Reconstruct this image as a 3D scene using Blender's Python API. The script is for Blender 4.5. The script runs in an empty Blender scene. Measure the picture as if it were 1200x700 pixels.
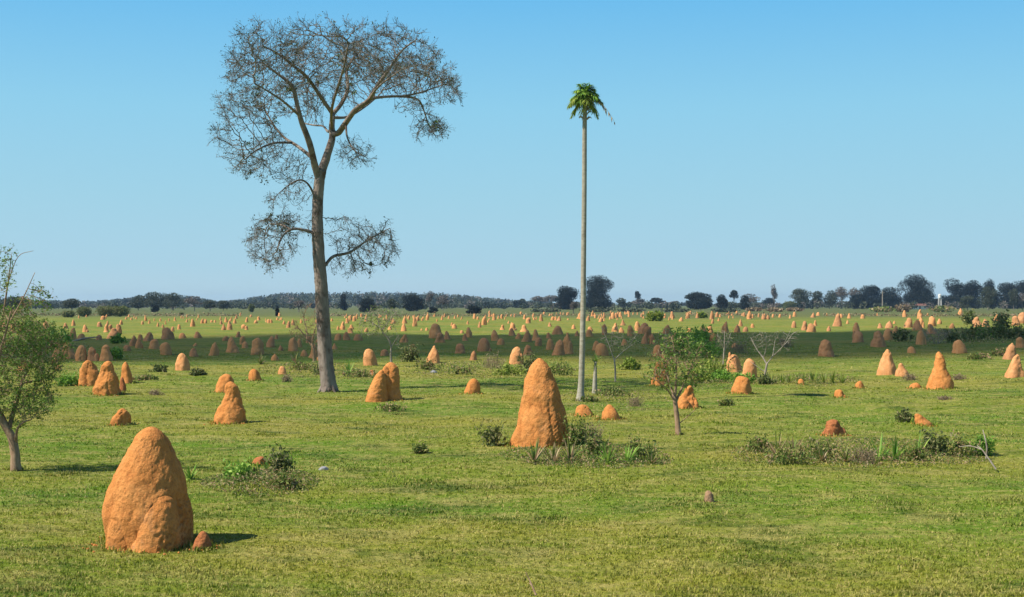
import bpy, math, random
import numpy as np
from math import radians, sin, cos, tan, pi

# ------------------------------------------------------------------ camera
SKY_STRENGTH = 0.065
CAM_H = 4.0          # eye height above the plain
FPX = 1500.0         # focal length in photograph pixels (1200 wide)
HZN = 356.0          # picture row of the horizon
scene = bpy.context.scene
col = scene.collection
cam_d = bpy.data.cameras.new("camera")
cam = bpy.data.objects.new("camera", cam_d)
col.objects.link(cam)
cam.location = (0, 0, CAM_H)
cam.rotation_euler = (radians(90) + math.atan((HZN - 350) / FPX), 0, 0)
cam_d.sensor_width = 36.0
cam_d.lens = 36.0 * FPX / 1200.0
cam_d.clip_start = 0.1
cam_d.clip_end = 30000
scene.camera = cam

# ------------------------------------------------------------------ light
SUN_EL = radians(49.0)
SUN_AZ = radians(20.0)            # behind the camera plane, sun on the left
TO_SUN = (-cos(SUN_EL) * cos(SUN_AZ), -cos(SUN_EL) * sin(SUN_AZ), sin(SUN_EL))
world = bpy.data.worlds.new("World")
scene.world = world
world.use_nodes = True
wn = world.node_tree.nodes
wl = world.node_tree.links
bg = wn["Background"]
sky = wn.new("ShaderNodeTexSky")
sky.sky_type = 'NISHITA'
sky.sun_disc = False
sky.sun_elevation = SUN_EL
sky.sun_rotation = math.atan2(TO_SUN[0], TO_SUN[1]) % (2 * pi)
sky.altitude = 0
sky.air_density = 1.0
sky.dust_density = 0.0
sky.ozone_density = 3.0
# clear saturated blue: the lowest 15 degrees follow the photograph's sky, above that the sky model alone
w_tc = wn.new("ShaderNodeTexCoord"); w_sep = wn.new("ShaderNodeSeparateXYZ"); wl.new(w_tc.outputs["Generated"], w_sep.inputs[0])
w_r = wn.new("ShaderNodeValToRGB"); w_e = w_r.color_ramp.elements
SKY = [(0.0, (0.52, 0.70, 0.78)), (0.03, (0.42, 0.66, 0.79)), (0.08, (0.36, 0.65, 0.80)), (0.15, (0.28, 0.62, 0.84)), (0.23, (0.16, 0.51, 0.85)), (0.5, (0.07, 0.25, 0.60))]
while len(w_e) < len(SKY): w_e.new(0.5)
for e_, (p_, c_) in zip(w_e, SKY): e_.position = p_; e_.color = (*c_, 1)
wl.new(w_sep.outputs[2], w_r.inputs[0])
w_f = wn.new("ShaderNodeMapRange"); w_f.inputs[1].default_value = 0.28; w_f.inputs[2].default_value = 0.6
w_f.inputs[3].default_value = 1.0; w_f.inputs[4].default_value = 0.0; wl.new(w_sep.outputs[2], w_f.inputs[0])
w_s = wn.new("ShaderNodeVectorMath"); w_s.operation = 'SCALE'; w_s.inputs[3].default_value = 1 / SKY_STRENGTH / 1.40
wl.new(w_r.outputs[0], w_s.inputs[0])
w_m = wn.new("ShaderNodeMix"); w_m.data_type = 'RGBA'
wl.new(w_f.outputs[0], w_m.inputs[0]); wl.new(sky.outputs[0], w_m.inputs[6]); wl.new(w_s.outputs[0], w_m.inputs[7])
wl.new(w_m.outputs[2], bg.inputs[0])


bg.inputs[1].default_value = SKY_STRENGTH
sun_d = bpy.data.lights.new("sun", 'SUN')
sun_d.energy = 5.0
sun_d.angle = radians(0.5)
sun_d.color = (1.0, 0.93, 0.82)
sun = bpy.data.objects.new("sun", sun_d)
col.objects.link(sun)
import mathutils
sun.rotation_euler = mathutils.Vector(TO_SUN).to_track_quat('Z', 'Y').to_euler()
sun.location = (0, 0, 60)

vs = scene.view_settings
vs.view_transform = 'Standard'
vs.look = 'None'
vs.exposure = 0.50
vs.gamma = 1.0
vs.use_curve_mapping = False
scene.render.engine = 'CYCLES'
scene.cycles.use_denoising = True
scene.cycles.max_bounces = 6
scene.cycles.diffuse_bounces = 3
scene.cycles.transparent_max_bounces = 12
scene.cycles.volume_bounces = 0
scene.cycles.use_adaptive_sampling = True
scene.cycles.adaptive_threshold = 0.01

rs = np.random.RandomState(7)
random.seed(7)

# ------------------------------------------------------------------ helpers
def dist_of(by):
    return CAM_H * FPX / (by - HZN)

def W(x, y, D, dep=0.0):
    """pixel (x, y) on the plane at distance D -> world point, pushed dep metres deeper"""
    s = D / FPX
    return np.array([(x - 600) * s, D + dep, CAM_H + (HZN - y) * s])

_w = []
for k in range(26):
    a = rs.uniform(0, 2 * pi)
    wlen = 1.6 * 1.22 ** k
    _w.append((cos(a) / wlen * 2 * pi * 0.75, sin(a) / wlen * 2 * pi, rs.uniform(0, 2 * pi), 0.010 * (wlen / 1.6) ** 0.45))
def gz(x, y):
    x = np.asarray(x, float); y = np.asarray(y, float)
    r = 0
    for kx, ky, ph, am in _w:
        r = r + am * np.sin(kx * x + ky * y + ph)
    fade = np.clip((600 - np.hypot(x, y)) / 400, 0, 1)
    return r * fade

def mesh_of(name, V, polys, mat=None, parent=None, smooth=False, attr=None, mats=None, mat_idx=None, loc=None):
    """V (n,3); polys: list of int arrays (m,k)."""
    me = bpy.data.meshes.new(name)
    V = np.asarray(V, np.float32)
    polys = [np.asarray(p, np.int32) for p in polys if len(p)]
    nl = sum(p.size for p in polys); npoly = sum(len(p) for p in polys)
    me.vertices.add(len(V)); me.vertices.foreach_set("co", V.ravel())
    me.loops.add(nl); me.loops.foreach_set("vertex_index", np.concatenate([p.ravel() for p in polys]))
    me.polygons.add(npoly)
    tot = np.concatenate([np.full(len(p), p.shape[1], np.int32) for p in polys])
    st = np.concatenate([[0], np.cumsum(tot)[:-1]]).astype(np.int32)
    me.polygons.foreach_set("loop_start", st)
    if mats is None: mats = [mat] if mat is not None else []
    for m in mats: me.materials.append(m)
    if mat_idx is not None:
        me.polygons.foreach_set("material_index", np.asarray(mat_idx, np.int32))
    me.polygons.foreach_set("use_smooth", np.full(npoly, bool(smooth)))
    if attr is not None:
        a = me.attributes.new("rnd", 'FLOAT', 'POINT')
        a.data.foreach_set("value", np.asarray(attr, np.float32))
    me.update(calc_edges=True)
    o = bpy.data.objects.new(name, me)
    col.objects.link(o)
    if parent is not None: o.parent = parent
    if loc is not None: o.location = loc
    return o

def tag(o, label=None, cat=None, group=None, kind=None):
    if label: o["label"] = label
    if cat: o["category"] = cat
    if group: o["group"] = group
    if kind: o["kind"] = kind
    return o

def empty(name, loc, label, cat, group=None):
    o = bpy.data.objects.new(name, None)
    o.location = loc
    o.empty_display_size = 0.3
    col.objects.link(o)
    return tag(o, label, cat, group)

class Geo:
    def __init__(self):
        self.V = []; self.P = {3: [], 4: []}; self.A = []; self.n = 0; self.M = {3: [], 4: []}
    def add(self, V, polys, a=None, mi=0):
        V = np.asarray(V, float).reshape(-1, 3)
        for p in polys:
            p = np.asarray(p, int)
            if len(p) == 0: continue
            self.P[p.shape[1]].append(p + self.n)
            self.M[p.shape[1]].append(np.full(len(p), mi))
        self.V.append(V)
        self.A.append(np.zeros(len(V)) if a is None else np.broadcast_to(np.asarray(a, float), (len(V),)))
        self.n += len(V)
    def build(self, name, mat=None, parent=None, smooth=False, mats=None, loc=None):
        polys = []; mi = []
        for k in (3, 4):
            if self.P[k]:
                polys.append(np.concatenate(self.P[k])); mi.append(np.concatenate(self.M[k]))
        return mesh_of(name, np.concatenate(self.V), polys, mat, parent, smooth,
                       np.concatenate(self.A), mats, np.concatenate(mi) if mats else None, loc)

def norm(v):
    return v / np.maximum(np.linalg.norm(v, axis=-1, keepdims=True), 1e-9)

def segs(g, A, B, ra, rb, n=5, a=None, mi=0):
    """many tapered prisms at once"""
    A = np.asarray(A, float).reshape(-1, 3); B = np.asarray(B, float).reshape(-1, 3)
    ra = np.broadcast_to(np.asarray(ra, float), (len(A),)); rb = np.broadcast_to(np.asarray(rb, float), (len(A),))
    d = norm(B - A)
    h = np.where(np.abs(d[:, 2:3]) > 0.9, np.array([[1.0, 0, 0]]), np.array([[0, 0, 1.0]]))
    u = norm(np.cross(d, h)); v = np.cross(d, u)
    th = np.arange(n) * 2 * pi / n
    c = np.cos(th)[None, :, None]; s = np.sin(th)[None, :, None]
    ring = u[:, None, :] * c + v[:, None, :] * s
    R0 = A[:, None, :] + ring * ra[:, None, None]; R1 = B[:, None, :] + ring * rb[:, None, None]
    V = np.concatenate([R0, R1], 1).reshape(-1, 3)
    base = (np.arange(len(A)) * 2 * n)[:, None]
    i = np.arange(n)[None, :]; j = (i + 1) % n
    F = np.stack([base + i, base + j, base + n + j, base + n + i], -1).reshape(-1, 4)
    aa = None if a is None else np.repeat(np.broadcast_to(a, (len(A),)), 2 * n)
    g.add(V, [F], aa, mi)

def spline(P, n):
    P = np.asarray(P, float)
    if len(P) < 3:
        t = np.linspace(0, 1, n)[:, None]
        return P[0] * (1 - t) + P[-1] * t
    Q = np.vstack([2 * P[0] - P[1], P, 2 * P[-1] - P[-2]])
    out = []
    T = np.linspace(0, len(P) - 1 - 1e-6, n)
    for t in T:
        i = int(t); f = t - i
        p0, p1, p2, p3 = Q[i:i + 4]
        out.append(0.5 * ((2 * p1) + (-p0 + p2) * f + (2 * p0 - 5 * p1 + 4 * p2 - p3) * f * f + (-p0 + 3 * p1 - 3 * p2 + p3) * f ** 3))
    return np.array(out)

def tube(g, P, R, n=12, per=4, rough=0.0, a=0.0, mi=0, cap=True, seed=0):
    """smooth continuous tube through P with radii R"""
    m = (len(P) - 1) * per + 1
    C = spline(P, m)
    r = np.interp(np.linspace(0, len(P) - 1, m), np.arange(len(P)), R)
    t = norm(np.gradient(C, axis=0))
    u = np.zeros_like(t); v = np.zeros_like(t)
    ref = np.array([0.3, 1.0, 0.1]) if abs(t[0][1]) < 0.9 else np.array([1.0, 0, 0])
    for i in range(m):
        uu = ref - t[i] * np.dot(ref, t[i]); uu /= np.linalg.norm(uu)
        u[i] = uu; v[i] = np.cross(t[i], uu); ref = uu
    th = np.arange(n) * 2 * pi / n
    rr = r[:, None] * np.ones((1, n))
    if rough:
        q = np.random.RandomState(seed)
        for k in (2, 3, 5, 7):
            rr = rr * (1 + rough / k ** 0.5 * np.sin(k * th[None, :] + q.uniform(0, 6) + q.uniform(-1, 1) * np.linspace(0, 6, m)[:, None]))
        rr = rr * (1 + rough * 0.5 * q.randn(m, n))
    V = C[:, None, :] + rr[:, :, None] * (u[:, None, :] * np.cos(th)[None, :, None] + v[:, None, :] * np.sin(th)[None, :, None])
    V = V.reshape(-1, 3)
    i = np.arange(m - 1)[:, None] * n; j = np.arange(n)[None, :]; k = (j + 1) % n
    F = np.stack([i + j, i + k, i + n + k, i + n + j], -1).reshape(-1, 4)
    polys = [F]
    if cap:
        V = np.vstack([V, C[-1]])
        polys.append(np.stack([(m - 1) * n + np.arange(n), (m - 1) * n + (np.arange(n) + 1) % n, np.full(n, m * n)], -1))
    g.add(V, polys, a, mi)
    return C, r

def leaves(g, C, size, aspect=0.45, up=0.0, a=None, mi=0, q=None, dirs=None):
    """diamond leaf faces of random orientation round the centres C"""
    q = q or rs
    n = len(C)
    if n == 0: return
    d = q.randn(n, 3) if dirs is None else dirs + q.randn(n, 3) * 0.35
    d[:, 2] += up
    d = norm(d)
    w = norm(np.cross(d, q.randn(n, 3)))
    size = np.broadcast_to(np.asarray(size, float), (n,))[:, None]
    w = w * size * aspect * 0.5; d = d * size * 0.5
    V = np.stack([C - d, C + w * 1.0, C + d, C - w], 1).reshape(-1, 3)
    F = (np.arange(n) * 4)[:, None] + np.arange(4)[None, :]
    if a is None: a = q.rand(n)
    g.add(V, [F], np.repeat(np.broadcast_to(a, (n,)), 4), mi)

def colonize(attr, nodes, parents, step, infl, kill, iters=80, bias=(0, 0, 0), jit=0.15, q=None):
    """space colonisation: grow twigs from the given nodes towards the attractor points"""
    q = q or rs
    nodes = [np.asarray(p, float) for p in nodes]; parents = list(parents)
    attr = np.asarray(attr, float)
    N = np.array(nodes)
    best = np.full(len(attr), 1e9); bi = np.zeros(len(attr), int)
    for i0 in range(0, len(N), 200):
        d = np.linalg.norm(attr[:, None] - N[None, i0:i0 + 200], axis=2)
        k = d.argmin(1); dm = d[np.arange(len(attr)), k]
        m = dm < best
        best[m] = dm[m]; bi[m] = k[m] + i0
    for _ in range(iters):
        act = best < infl
        if not act.any(): break
        idx = np.unique(bi[act])
        dv = norm(attr[act] - np.array(nodes)[bi[act]])
        S = np.zeros((len(nodes), 3)); np.add.at(S, bi[act], dv)
        D = norm(S[idx] + 1e-6) + q.randn(len(idx), 3) * jit + np.array(bias)
        D = norm(D)
        new = np.array(nodes)[idx] + D * step
        st = len(nodes)
        nodes += list(new); parents += list(idx)
        d = np.linalg.norm(attr[:, None] - new[None], axis=2)
        k = d.argmin(1); dm = d[np.arange(len(attr)), k]
        m = dm < best
        best[m] = dm[m]; bi[m] = k[m] + st
        keep = best > kill
        # stagnation guard
        attr = attr[keep]; best = best[keep]; bi = bi[keep]
        if len(attr) == 0: break
    return np.array(nodes), np.array(parents)

def pipe_radii(par, tip, exp=2.4, fixed=0):
    n = len(par)
    acc = np.zeros(n)
    ch = np.zeros(n, int)
    for i in range(n - 1, fixed - 1, -1):
        if ch[i] == 0: acc[i] = tip ** exp
        if par[i] >= 0:
            acc[par[i]] += acc[i]; ch[par[i]] += 1
    return acc ** (1 / exp), ch

# ------------------------------------------------------------------ materials
def new_mat(name):
    m = bpy.data.materials.new(name); m.use_nodes = True
    nt = m.node_tree
    for n in list(nt.nodes):
        if n.type != 'OUTPUT_MATERIAL': nt.nodes.remove(n)
    return m, nt, nt.nodes['Material Output']

def N(nt, typ, **kw):
    n = nt.nodes.new(typ)
    for k, v in kw.items(): setattr(n, k, v)
    return n

def ramp(nt, src, stops):
    r = N(nt, 'ShaderNodeValToRGB')
    cr = r.color_ramp
    while len(cr.elements) < len(stops): cr.elements.new(0.5)
    for e, (p, c) in zip(cr.elements, stops):
        e.position = p; e.color = (c[0], c[1], c[2], 1) if not np.isscalar(c) else (c, c, c, 1)
    nt.links.new(src, r.inputs[0])
    return r.outputs[0]

def noise(nt, vec, scale, detail=3, rough=0.55, dist=0.0):
    n = N(nt, 'ShaderNodeTexNoise')
    n.inputs['Scale'].default_value = scale; n.inputs['Detail'].default_value = detail
    n.inputs['Roughness'].default_value = rough; n.inputs['Distortion'].default_value = dist
    if vec is not None: nt.links.new(vec, n.inputs['Vector'])
    return n.outputs['Fac']

def mapping(nt, vec, scale):
    m = N(nt, 'ShaderNodeMapping'); m.inputs['Scale'].default_value = scale
    nt.links.new(vec, m.inputs['Vector']); return m.outputs[0]

def mix(nt, fac, a, b, blend='MIX'):
    m = N(nt, 'ShaderNodeMix', data_type='RGBA', blend_type=blend)
    for s, v in ((m.inputs[0], fac), (m.inputs[6], a), (m.inputs[7], b)):
        if hasattr(v, 'is_linked'): nt.links.new(v, s)
        elif np.isscalar(v): s.default_value = v
        else: s.default_value = (v[0], v[1], v[2], 1)
    return m.outputs[2]

def math_(nt, op, a, b=None, clamp=False):
    m = N(nt, 'ShaderNodeMath', operation=op, use_clamp=clamp)
    for s, v in ((m.inputs[0], a), (m.inputs[1], b)):
        if v is None: continue
        if hasattr(v, 'is_linked'): nt.links.new(v, s)
        else: s.default_value = v
    return m.outputs[0]

GREEN = (0.136, 0.245, 0.016)
OLIVE = (0.285, 0.280, 0.038)
STRAW = (0.46, 0.38, 0.13)
DARKG = (0.050, 0.100, 0.012)
def grass_colour(nt):
    """patch colours of the pasture, fixed to the ground"""
    geo = N(nt, 'ShaderNodeNewGeometry')
    p = geo.outputs['Position']
    big = noise(nt, mapping(nt, p, (0.035, 0.085, 0.0)), 1.0, 5, 0.6)
    c = mix(nt, ramp(nt, big, [(0.40, 0.0), (0.58, 1.0)]), GREEN, OLIVE)
    mid = noise(nt, mapping(nt, p, (0.35, 0.7, 0.0)), 1.0, 4, 0.65)
    c = mix(nt, ramp(nt, mid, [(0.32, 0.85), (0.50, 0.0)]), c, DARKG)
    m2 = noise(nt, mapping(nt, p, (0.6, 1.2, 0.0)), 1.0, 5, 0.75, 0.8)
    c = mix(nt, ramp(nt, m2, [(0.47, 0.0), (0.66, 0.7)]), c, STRAW)
    # far plain mixed to dark grey green, haze tone put into the colour
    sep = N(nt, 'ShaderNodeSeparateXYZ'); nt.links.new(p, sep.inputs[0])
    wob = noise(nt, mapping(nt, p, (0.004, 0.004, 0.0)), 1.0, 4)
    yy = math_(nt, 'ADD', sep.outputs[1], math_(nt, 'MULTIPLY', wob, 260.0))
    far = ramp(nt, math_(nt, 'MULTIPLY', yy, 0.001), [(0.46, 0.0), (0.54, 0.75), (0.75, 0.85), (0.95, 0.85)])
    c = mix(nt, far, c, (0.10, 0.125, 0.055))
    return c, p

# ground
m_ground, nt, out = new_mat("pasture ground")
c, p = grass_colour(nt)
c = mix(nt, 1.0, c, (0.74, 0.76, 0.74), 'MULTIPLY')      # evenly darkened: self-shadow of the blades put into the colour
fine = noise(nt, p, 9.0, 4, 0.7)
c = mix(nt, ramp(nt, fine, [(0.33, 0.7), (0.52, 0.0)]), c, (0.05, 0.075, 0.015))
c = mix(nt, ramp(nt, noise(nt, p, 5.0, 4, 0.7), [(0.52, 0.0), (0.72, 0.6)]), c, STRAW)
b = N(nt, 'ShaderNodeBsdfPrincipled'); b.inputs['Roughness'].default_value = 0.95
b.inputs['Specular IOR Level'].default_value = 0.1
nt.links.new(c, b.inputs['Base Color'])
bp = N(nt, 'ShaderNodeBump'); bp.inputs['Strength'].default_value = 0.8; bp.inputs['Distance'].default_value = 0.08
nt.links.new(fine, bp.inputs['Height']); nt.links.new(bp.outputs[0], b.inputs['Normal'])
nt.links.new(b.outputs[0], out.inputs[0])

def leafy(name, stops, trans=0.3, rough=0.6, patch=False):
    m, nt, out = new_mat(name)
    at = N(nt, 'ShaderNodeAttribute', attribute_name='rnd')
    if patch:
        c0, p = grass_colour(nt)
        var = ramp(nt, at.outputs['Fac'], [(0.0, (0.55, 0.62, 0.5)), (0.5, (1.0, 1.05, 0.9)), (0.8, (1.35, 1.4, 1.1)), (1.0, (1.5, 1.5, 1.3))])
        c = mix(nt, 1.0, c0, var, 'MULTIPLY')
        c = mix(nt, ramp(nt, at.outputs['Fac'], [(0.75, 0.0), (0.82, 0.75), (1.0, 0.9)]), c, STRAW)
    else:
        c = ramp(nt, at.outputs['Fac'], stops)
    d = N(nt, 'ShaderNodeBsdfPrincipled'); d.inputs['Roughness'].default_value = rough
    d.inputs['Specular IOR Level'].default_value = 0.25
    t = N(nt, 'ShaderNodeBsdfTranslucent')
    nt.links.new(c, d.inputs['Base Color']); nt.links.new(c, t.inputs[0])
    s = N(nt, 'ShaderNodeMixShader'); s.inputs[0].default_value = trans
    nt.links.new(d.outputs[0], s.inputs[1]); nt.links.new(t.outputs[0], s.inputs[2])
    nt.links.new(s.outputs[0], out.inputs[0])
    return m

m_grass = leafy("grass blades", None, 0.35, patch=True)
m_leaf_fresh = leafy("fresh leaves", [(0, (0.08, 0.19, 0.02)), (0.6, (0.20, 0.38, 0.05)), (1, (0.40, 0.54, 0.10))], 0.35)
m_leaf_olive = leafy("olive leaves", [(0, (0.06, 0.12, 0.02)), (0.6, (0.16, 0.27, 0.045)), (1, (0.34, 0.45, 0.10))], 0.3)
m_leaf_dark = leafy("dark leaves", [(0, (0.02, 0.04, 0.012)), (0.7, (0.05, 0.085, 0.025)), (1, (0.09, 0.12, 0.04))], 0.25)
m_leaf_shade = leafy("deep green leaves", [(0, (0.06, 0.085, 0.025)), (0.5, (0.14, 0.18, 0.05)), (0.8, (0.25, 0.23, 0.10)), (1, (0.36, 0.30, 0.15))], 0.3)
m_leaf_dry = leafy("dry leaves", [(0, (0.14, 0.10, 0.06)), (0.5, (0.26, 0.19, 0.11)), (1, (0.42, 0.33, 0.20))], 0.2)
m_leaf_mixed = leafy("weed leaves", [(0, (0.05, 0.10, 0.02)), (0.4, (0.15, 0.22, 0.04)), (0.62, (0.28, 0.28, 0.08)), (0.78, (0.36, 0.22, 0.13)), (1, (0.48, 0.38, 0.22))], 0.3)
m_leaf_yel = leafy("yellow green leaves", [(0, (0.10, 0.17, 0.02)), (0.5, (0.22, 0.30, 0.04)), (1, (0.42, 0.44, 0.10))], 0.35)
m_leaf_grey = leafy("bare crown twigs", [(0, (0.10, 0.09, 0.08)), (0.6, (0.17, 0.155, 0.135)), (1, (0.26, 0.23, 0.19))], 0.15)
m_crown_tree = leafy("tree leaves", [(0, (0.035, 0.05, 0.02)), (0.5, (0.075, 0.09, 0.035)), (0.85, (0.12, 0.15, 0.05)), (1, (0.20, 0.36, 0.05))], 0.35)
m_far_dark = leafy("far dark foliage", [(0, (0.005, 0.010, 0.010)), (0.7, (0.010, 0.019, 0.015)), (1, (0.024, 0.036, 0.024))], 0.1)
m_far_mid = leafy("far grey green foliage", [(0, (0.035, 0.05, 0.03)), (0.7, (0.07, 0.085, 0.05)), (1, (0.12, 0.125, 0.08))], 0.15)
m_far_bare = leafy("far bare crowns", [(0, (0.09, 0.08, 0.07)), (0.7, (0.16, 0.14, 0.12)), (1, (0.24, 0.20, 0.17))], 0.1)

def bark(name, c1, c2, c3, scale=6.0, bump=0.03, vs_=0.25):
    m, nt, out = new_mat(name)
    tc = N(nt, 'ShaderNodeTexCoord')
    v = mapping(nt, tc.outputs['Object'], (1, 1, vs_))
    n1 = noise(nt, v, scale, 6, 0.7); n2 = noise(nt, tc.outputs['Object'], scale * 0.35, 4, 0.6)
    c = mix(nt, ramp(nt, n1, [(0.35, 0.0), (0.65, 1.0)]), c1, c2)
    c = mix(nt, ramp(nt, n2, [(0.52, 0.0), (0.66, 0.8)]), c, c3)
    b = N(nt, 'ShaderNodeBsdfPrincipled'); b.inputs['Roughness'].default_value = 0.9
    b.inputs['Specular IOR Level'].default_value = 0.15
    nt.links.new(c, b.inputs['Base Color'])
    bp = N(nt, 'ShaderNodeBump'); bp.inputs['Distance'].default_value = bump; bp.inputs['Strength'].default_value = 0.9
    nt.links.new(n1, bp.inputs['Height']); nt.links.new(bp.outputs[0], b.inputs['Normal'])
    nt.links.new(b.outputs[0], out.inputs[0])
    return m
m_bark = bark("grey bark", (0.17, 0.13, 0.105), (0.30, 0.25, 0.21), (0.09, 0.06, 0.045), 5.0, 0.06)
m_twig = bark("twig bark", (0.135, 0.115, 0.095), (0.225, 0.20, 0.17), (0.09, 0.075, 0.06), 3.0, 0.01)
m_palm = bark("palm bark", (0.26, 0.235, 0.18), (0.40, 0.37, 0.29), (0.22, 0.19, 0.14), 5.0, 0.02, 2.5)
m_pale = bark("bleached wood", (0.24, 0.20, 0.155), (0.38, 0.335, 0.27), (0.16, 0.13, 0.10), 8.0, 0.01)
m_brownwood = bark("brown bark", (0.24, 0.15, 0.09), (0.40, 0.28, 0.18), (0.14, 0.09, 0.06), 9.0, 0.02)

def earth(name, c1, c2, c3, rough_scale=14.0, bump=0.035):
    m, nt, out = new_mat(name)
    tc = N(nt, 'ShaderNodeTexCoord'); p = tc.outputs['Object']
    n1 = noise(nt, p, 2.2, 4, 0.6); n2 = noise(nt, p, rough_scale, 5, 0.7); n3 = noise(nt, p, rough_scale * 4, 3, 0.7)
    c = mix(nt, ramp(nt, n1, [(0.38, 0.0), (0.64, 1.0)]), c1, c2)
    c = mix(nt, ramp(nt, n2, [(0.36, 0.55), (0.5, 0.0)]), c, c3)
    c = mix(nt, ramp(nt, n3, [(0.35, 0.35), (0.5, 0.0)]), c, c3)
    # rain runs down the flanks and dull weathered patches
    run = noise(nt, mapping(nt, p, (7, 7, 0.9)), 1.0, 4, 0.65, 0.4)
    c = mix(nt, ramp(nt, run, [(0.36, 0.5), (0.47, 0.0)]), c, c3)
    wx = noise(nt, p, 1.3, 6, 0.75, 0.8)
    c = mix(nt, ramp(nt, wx, [(0.56, 0.0), (0.68, 0.45)]), c, (c1[0] * .55 + .06, c1[1] * .75 + .05, c1[2] + .06))
    b = N(nt, 'ShaderNodeBsdfPrincipled'); b.inputs['Roughness'].default_value = 0.95
    b.inputs['Specular IOR Level'].default_value = 0.08
    nt.links.new(c, b.inputs['Base Color'])
    vo = N(nt, 'ShaderNodeTexVoronoi'); vo.inputs['Scale'].default_value = rough_scale * 1.6; nt.links.new(p, vo.inputs['Vector'])
    h = math_(nt, 'ADD', math_(nt, 'ADD', n2, math_(nt, 'MULTIPLY', n3, 0.35)), math_(nt, 'MULTIPLY', vo.outputs[0], -0.35))
    bp = N(nt, 'ShaderNodeBump'); bp.inputs['Distance'].default_value = bump; bp.inputs['Strength'].default_value = 0.7
    nt.links.new(h, bp.inputs['Height']); nt.links.new(bp.outputs[0], b.inputs['Normal'])
    nt.links.new(b.outputs[0], out.inputs[0])
    return m
m_mound = earth("orange clay", (0.56, 0.222, 0.062), (0.65, 0.285, 0.09), (0.38, 0.135, 0.038))
m_mound_b = earth("paler orange clay", (0.62, 0.285, 0.115), (0.70, 0.36, 0.155), (0.46, 0.19, 0.07))
m_mound_shade = earth("shade brown clay", (0.50, 0.235, 0.105), (0.58, 0.30, 0.14), (0.34, 0.15, 0.07))  # browner copy of the clay, tone of the shaded band put into its colour
m_mound_r = earth("red brown clay", (0.40, 0.145, 0.055), (0.48, 0.19, 0.075), (0.25, 0.085, 0.035))
m_mound_g = earth("grey brown clay", (0.33, 0.20, 0.115), (0.42, 0.27, 0.16), (0.20, 0.12, 0.07))

# ------------------------------------------------------------------ ground sheet
def axis(fine0, fine1, step, lo, hi, g=1.18):
    a = list(np.arange(fine0, fine1 + 1e-6, step))
    s = step; x = fine1
    while x < hi: s *= g; x += s; a.append(min(x, hi))
    s = step; x = fine0; b_ = []
    while x > lo: s *= g; x -= s; b_.append(max(x, lo))
    return np.array(b_[::-1] + a)
gx = axis(-45, 45, 0.5, -6000, 6000); gy = axis(8, 120, 0.5, -6000, 6000)
X, Y = np.meshgrid(gx, gy)
V = np.stack([X, Y, gz(X, Y)], -1).reshape(-1, 3)
nx, ny = len(gx), len(gy)
i = (np.arange(ny - 1)[:, None] * nx + np.arange(nx - 1)[None, :]).ravel()
F = np.stack([i, i + 1, i + nx + 1, i + nx], -1)
ground = mesh_of("ground", V, [F], m_ground, smooth=True)
tag(ground, kind="structure")

# ------------------------------------------------------------------ grass cover (one mass)
def patch_h(x, y):
    return 0.5 + 0.5 * np.sin(x * 0.31 + 2.1 * np.sin(y * 0.23) + 1.3) * np.sin(y * 0.67 + 1.7 * np.sin(x * 0.17 + .5))
def make_grass():
    n = 800000
    d0, d1 = 11.5, 115.0
    u = rs.rand(n)
    d = 1.0 / (1 / d0 - u * (1 / d0 - 1 / d1))
    ang = rs.uniform(-32, 30, n) * pi / 180
    x = d * np.tan(ang); y = d.copy()
    # tufting: pull some blades to shared tuft centres
    k = rs.rand(n) < 0.6
    cell = 0.10 + 0.0045 * y
    qx = np.round(x / cell) * cell + (np.sin(np.round(x / cell) * 12.9 + np.round(y / cell) * 78.2) * 0.4) * cell
    qy = np.round(y / cell) * cell + (np.sin(np.round(x / cell) * 39.3 + np.round(y / cell) * 11.1) * 0.4) * cell
    x = np.where(k, qx + rs.randn(n) * cell * 0.16, x); y = np.where(k, qy + rs.randn(n) * cell * 0.16, y)
    ph = patch_h(x, y)
    L = rs.uniform(0.022, 0.055, n) * (0.7 + 0.6 * ph) * (1 + y * 0.006)
    tall = rs.rand(n) < 0.012
    L = np.where(tall, L * 2.0, L)
    w = (0.0035 + 0.00042 * y) * rs.uniform(0.7, 1.4, n)
    th = rs.uniform(0, 2 * pi, n); lean = rs.uniform(0.25, 1.4, n)
    dx, dy = np.cos(th), np.sin(th)
    z = gz(x, y) - 0.006
    B = np.stack([x, y, z], 1)
    side = np.stack([-dy, dx, np.zeros(n)], 1) * w[:, None]
    tip = B + np.stack([dx * np.sin(lean), dy * np.sin(lean), np.cos(lean)], 1) * L[:, None]
    V = np.stack([B - side, B + side, tip], 1).reshape(-1, 3)
    F = np.arange(n * 3).reshape(-1, 3)
    tuftr = np.abs(np.sin(np.round(x / (cell * 3)) * 127.1 + np.round(y / (cell * 3)) * 311.7))
    a = np.clip(rs.rand(n) * 0.75 + tuftr * 0.25, 0, 1)
    o = mesh_of("grass", V, [F], m_grass, attr=np.repeat(a, 3))
    tag(o, "short green and straw coloured pasture grass covering the plain", "grass", kind="stuff")
make_grass()

# ------------------------------------------------------------------ termite mounds
class Noise3:
    """cheap smooth 3-D value field: sum of random plane waves"""
    def __init__(self, seed, n=10):
        q = np.random.RandomState(seed)
        self.k = norm(q.randn(n, 3)); self.ph = q.uniform(0, 2 * pi, n); self.s = q.uniform(0.7, 1.5, n)
    def __call__(self, P, f):
        v = np.zeros(len(P))
        for k, ph, s in zip(self.k, self.ph, self.s):
            v += np.sin(P @ k * (f * s * 2 * pi) + ph + 1.7 * np.sin(P @ np.roll(k, 1) * f * 2.9 + ph * 2))
        return v / len(self.k) ** 0.5

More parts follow.
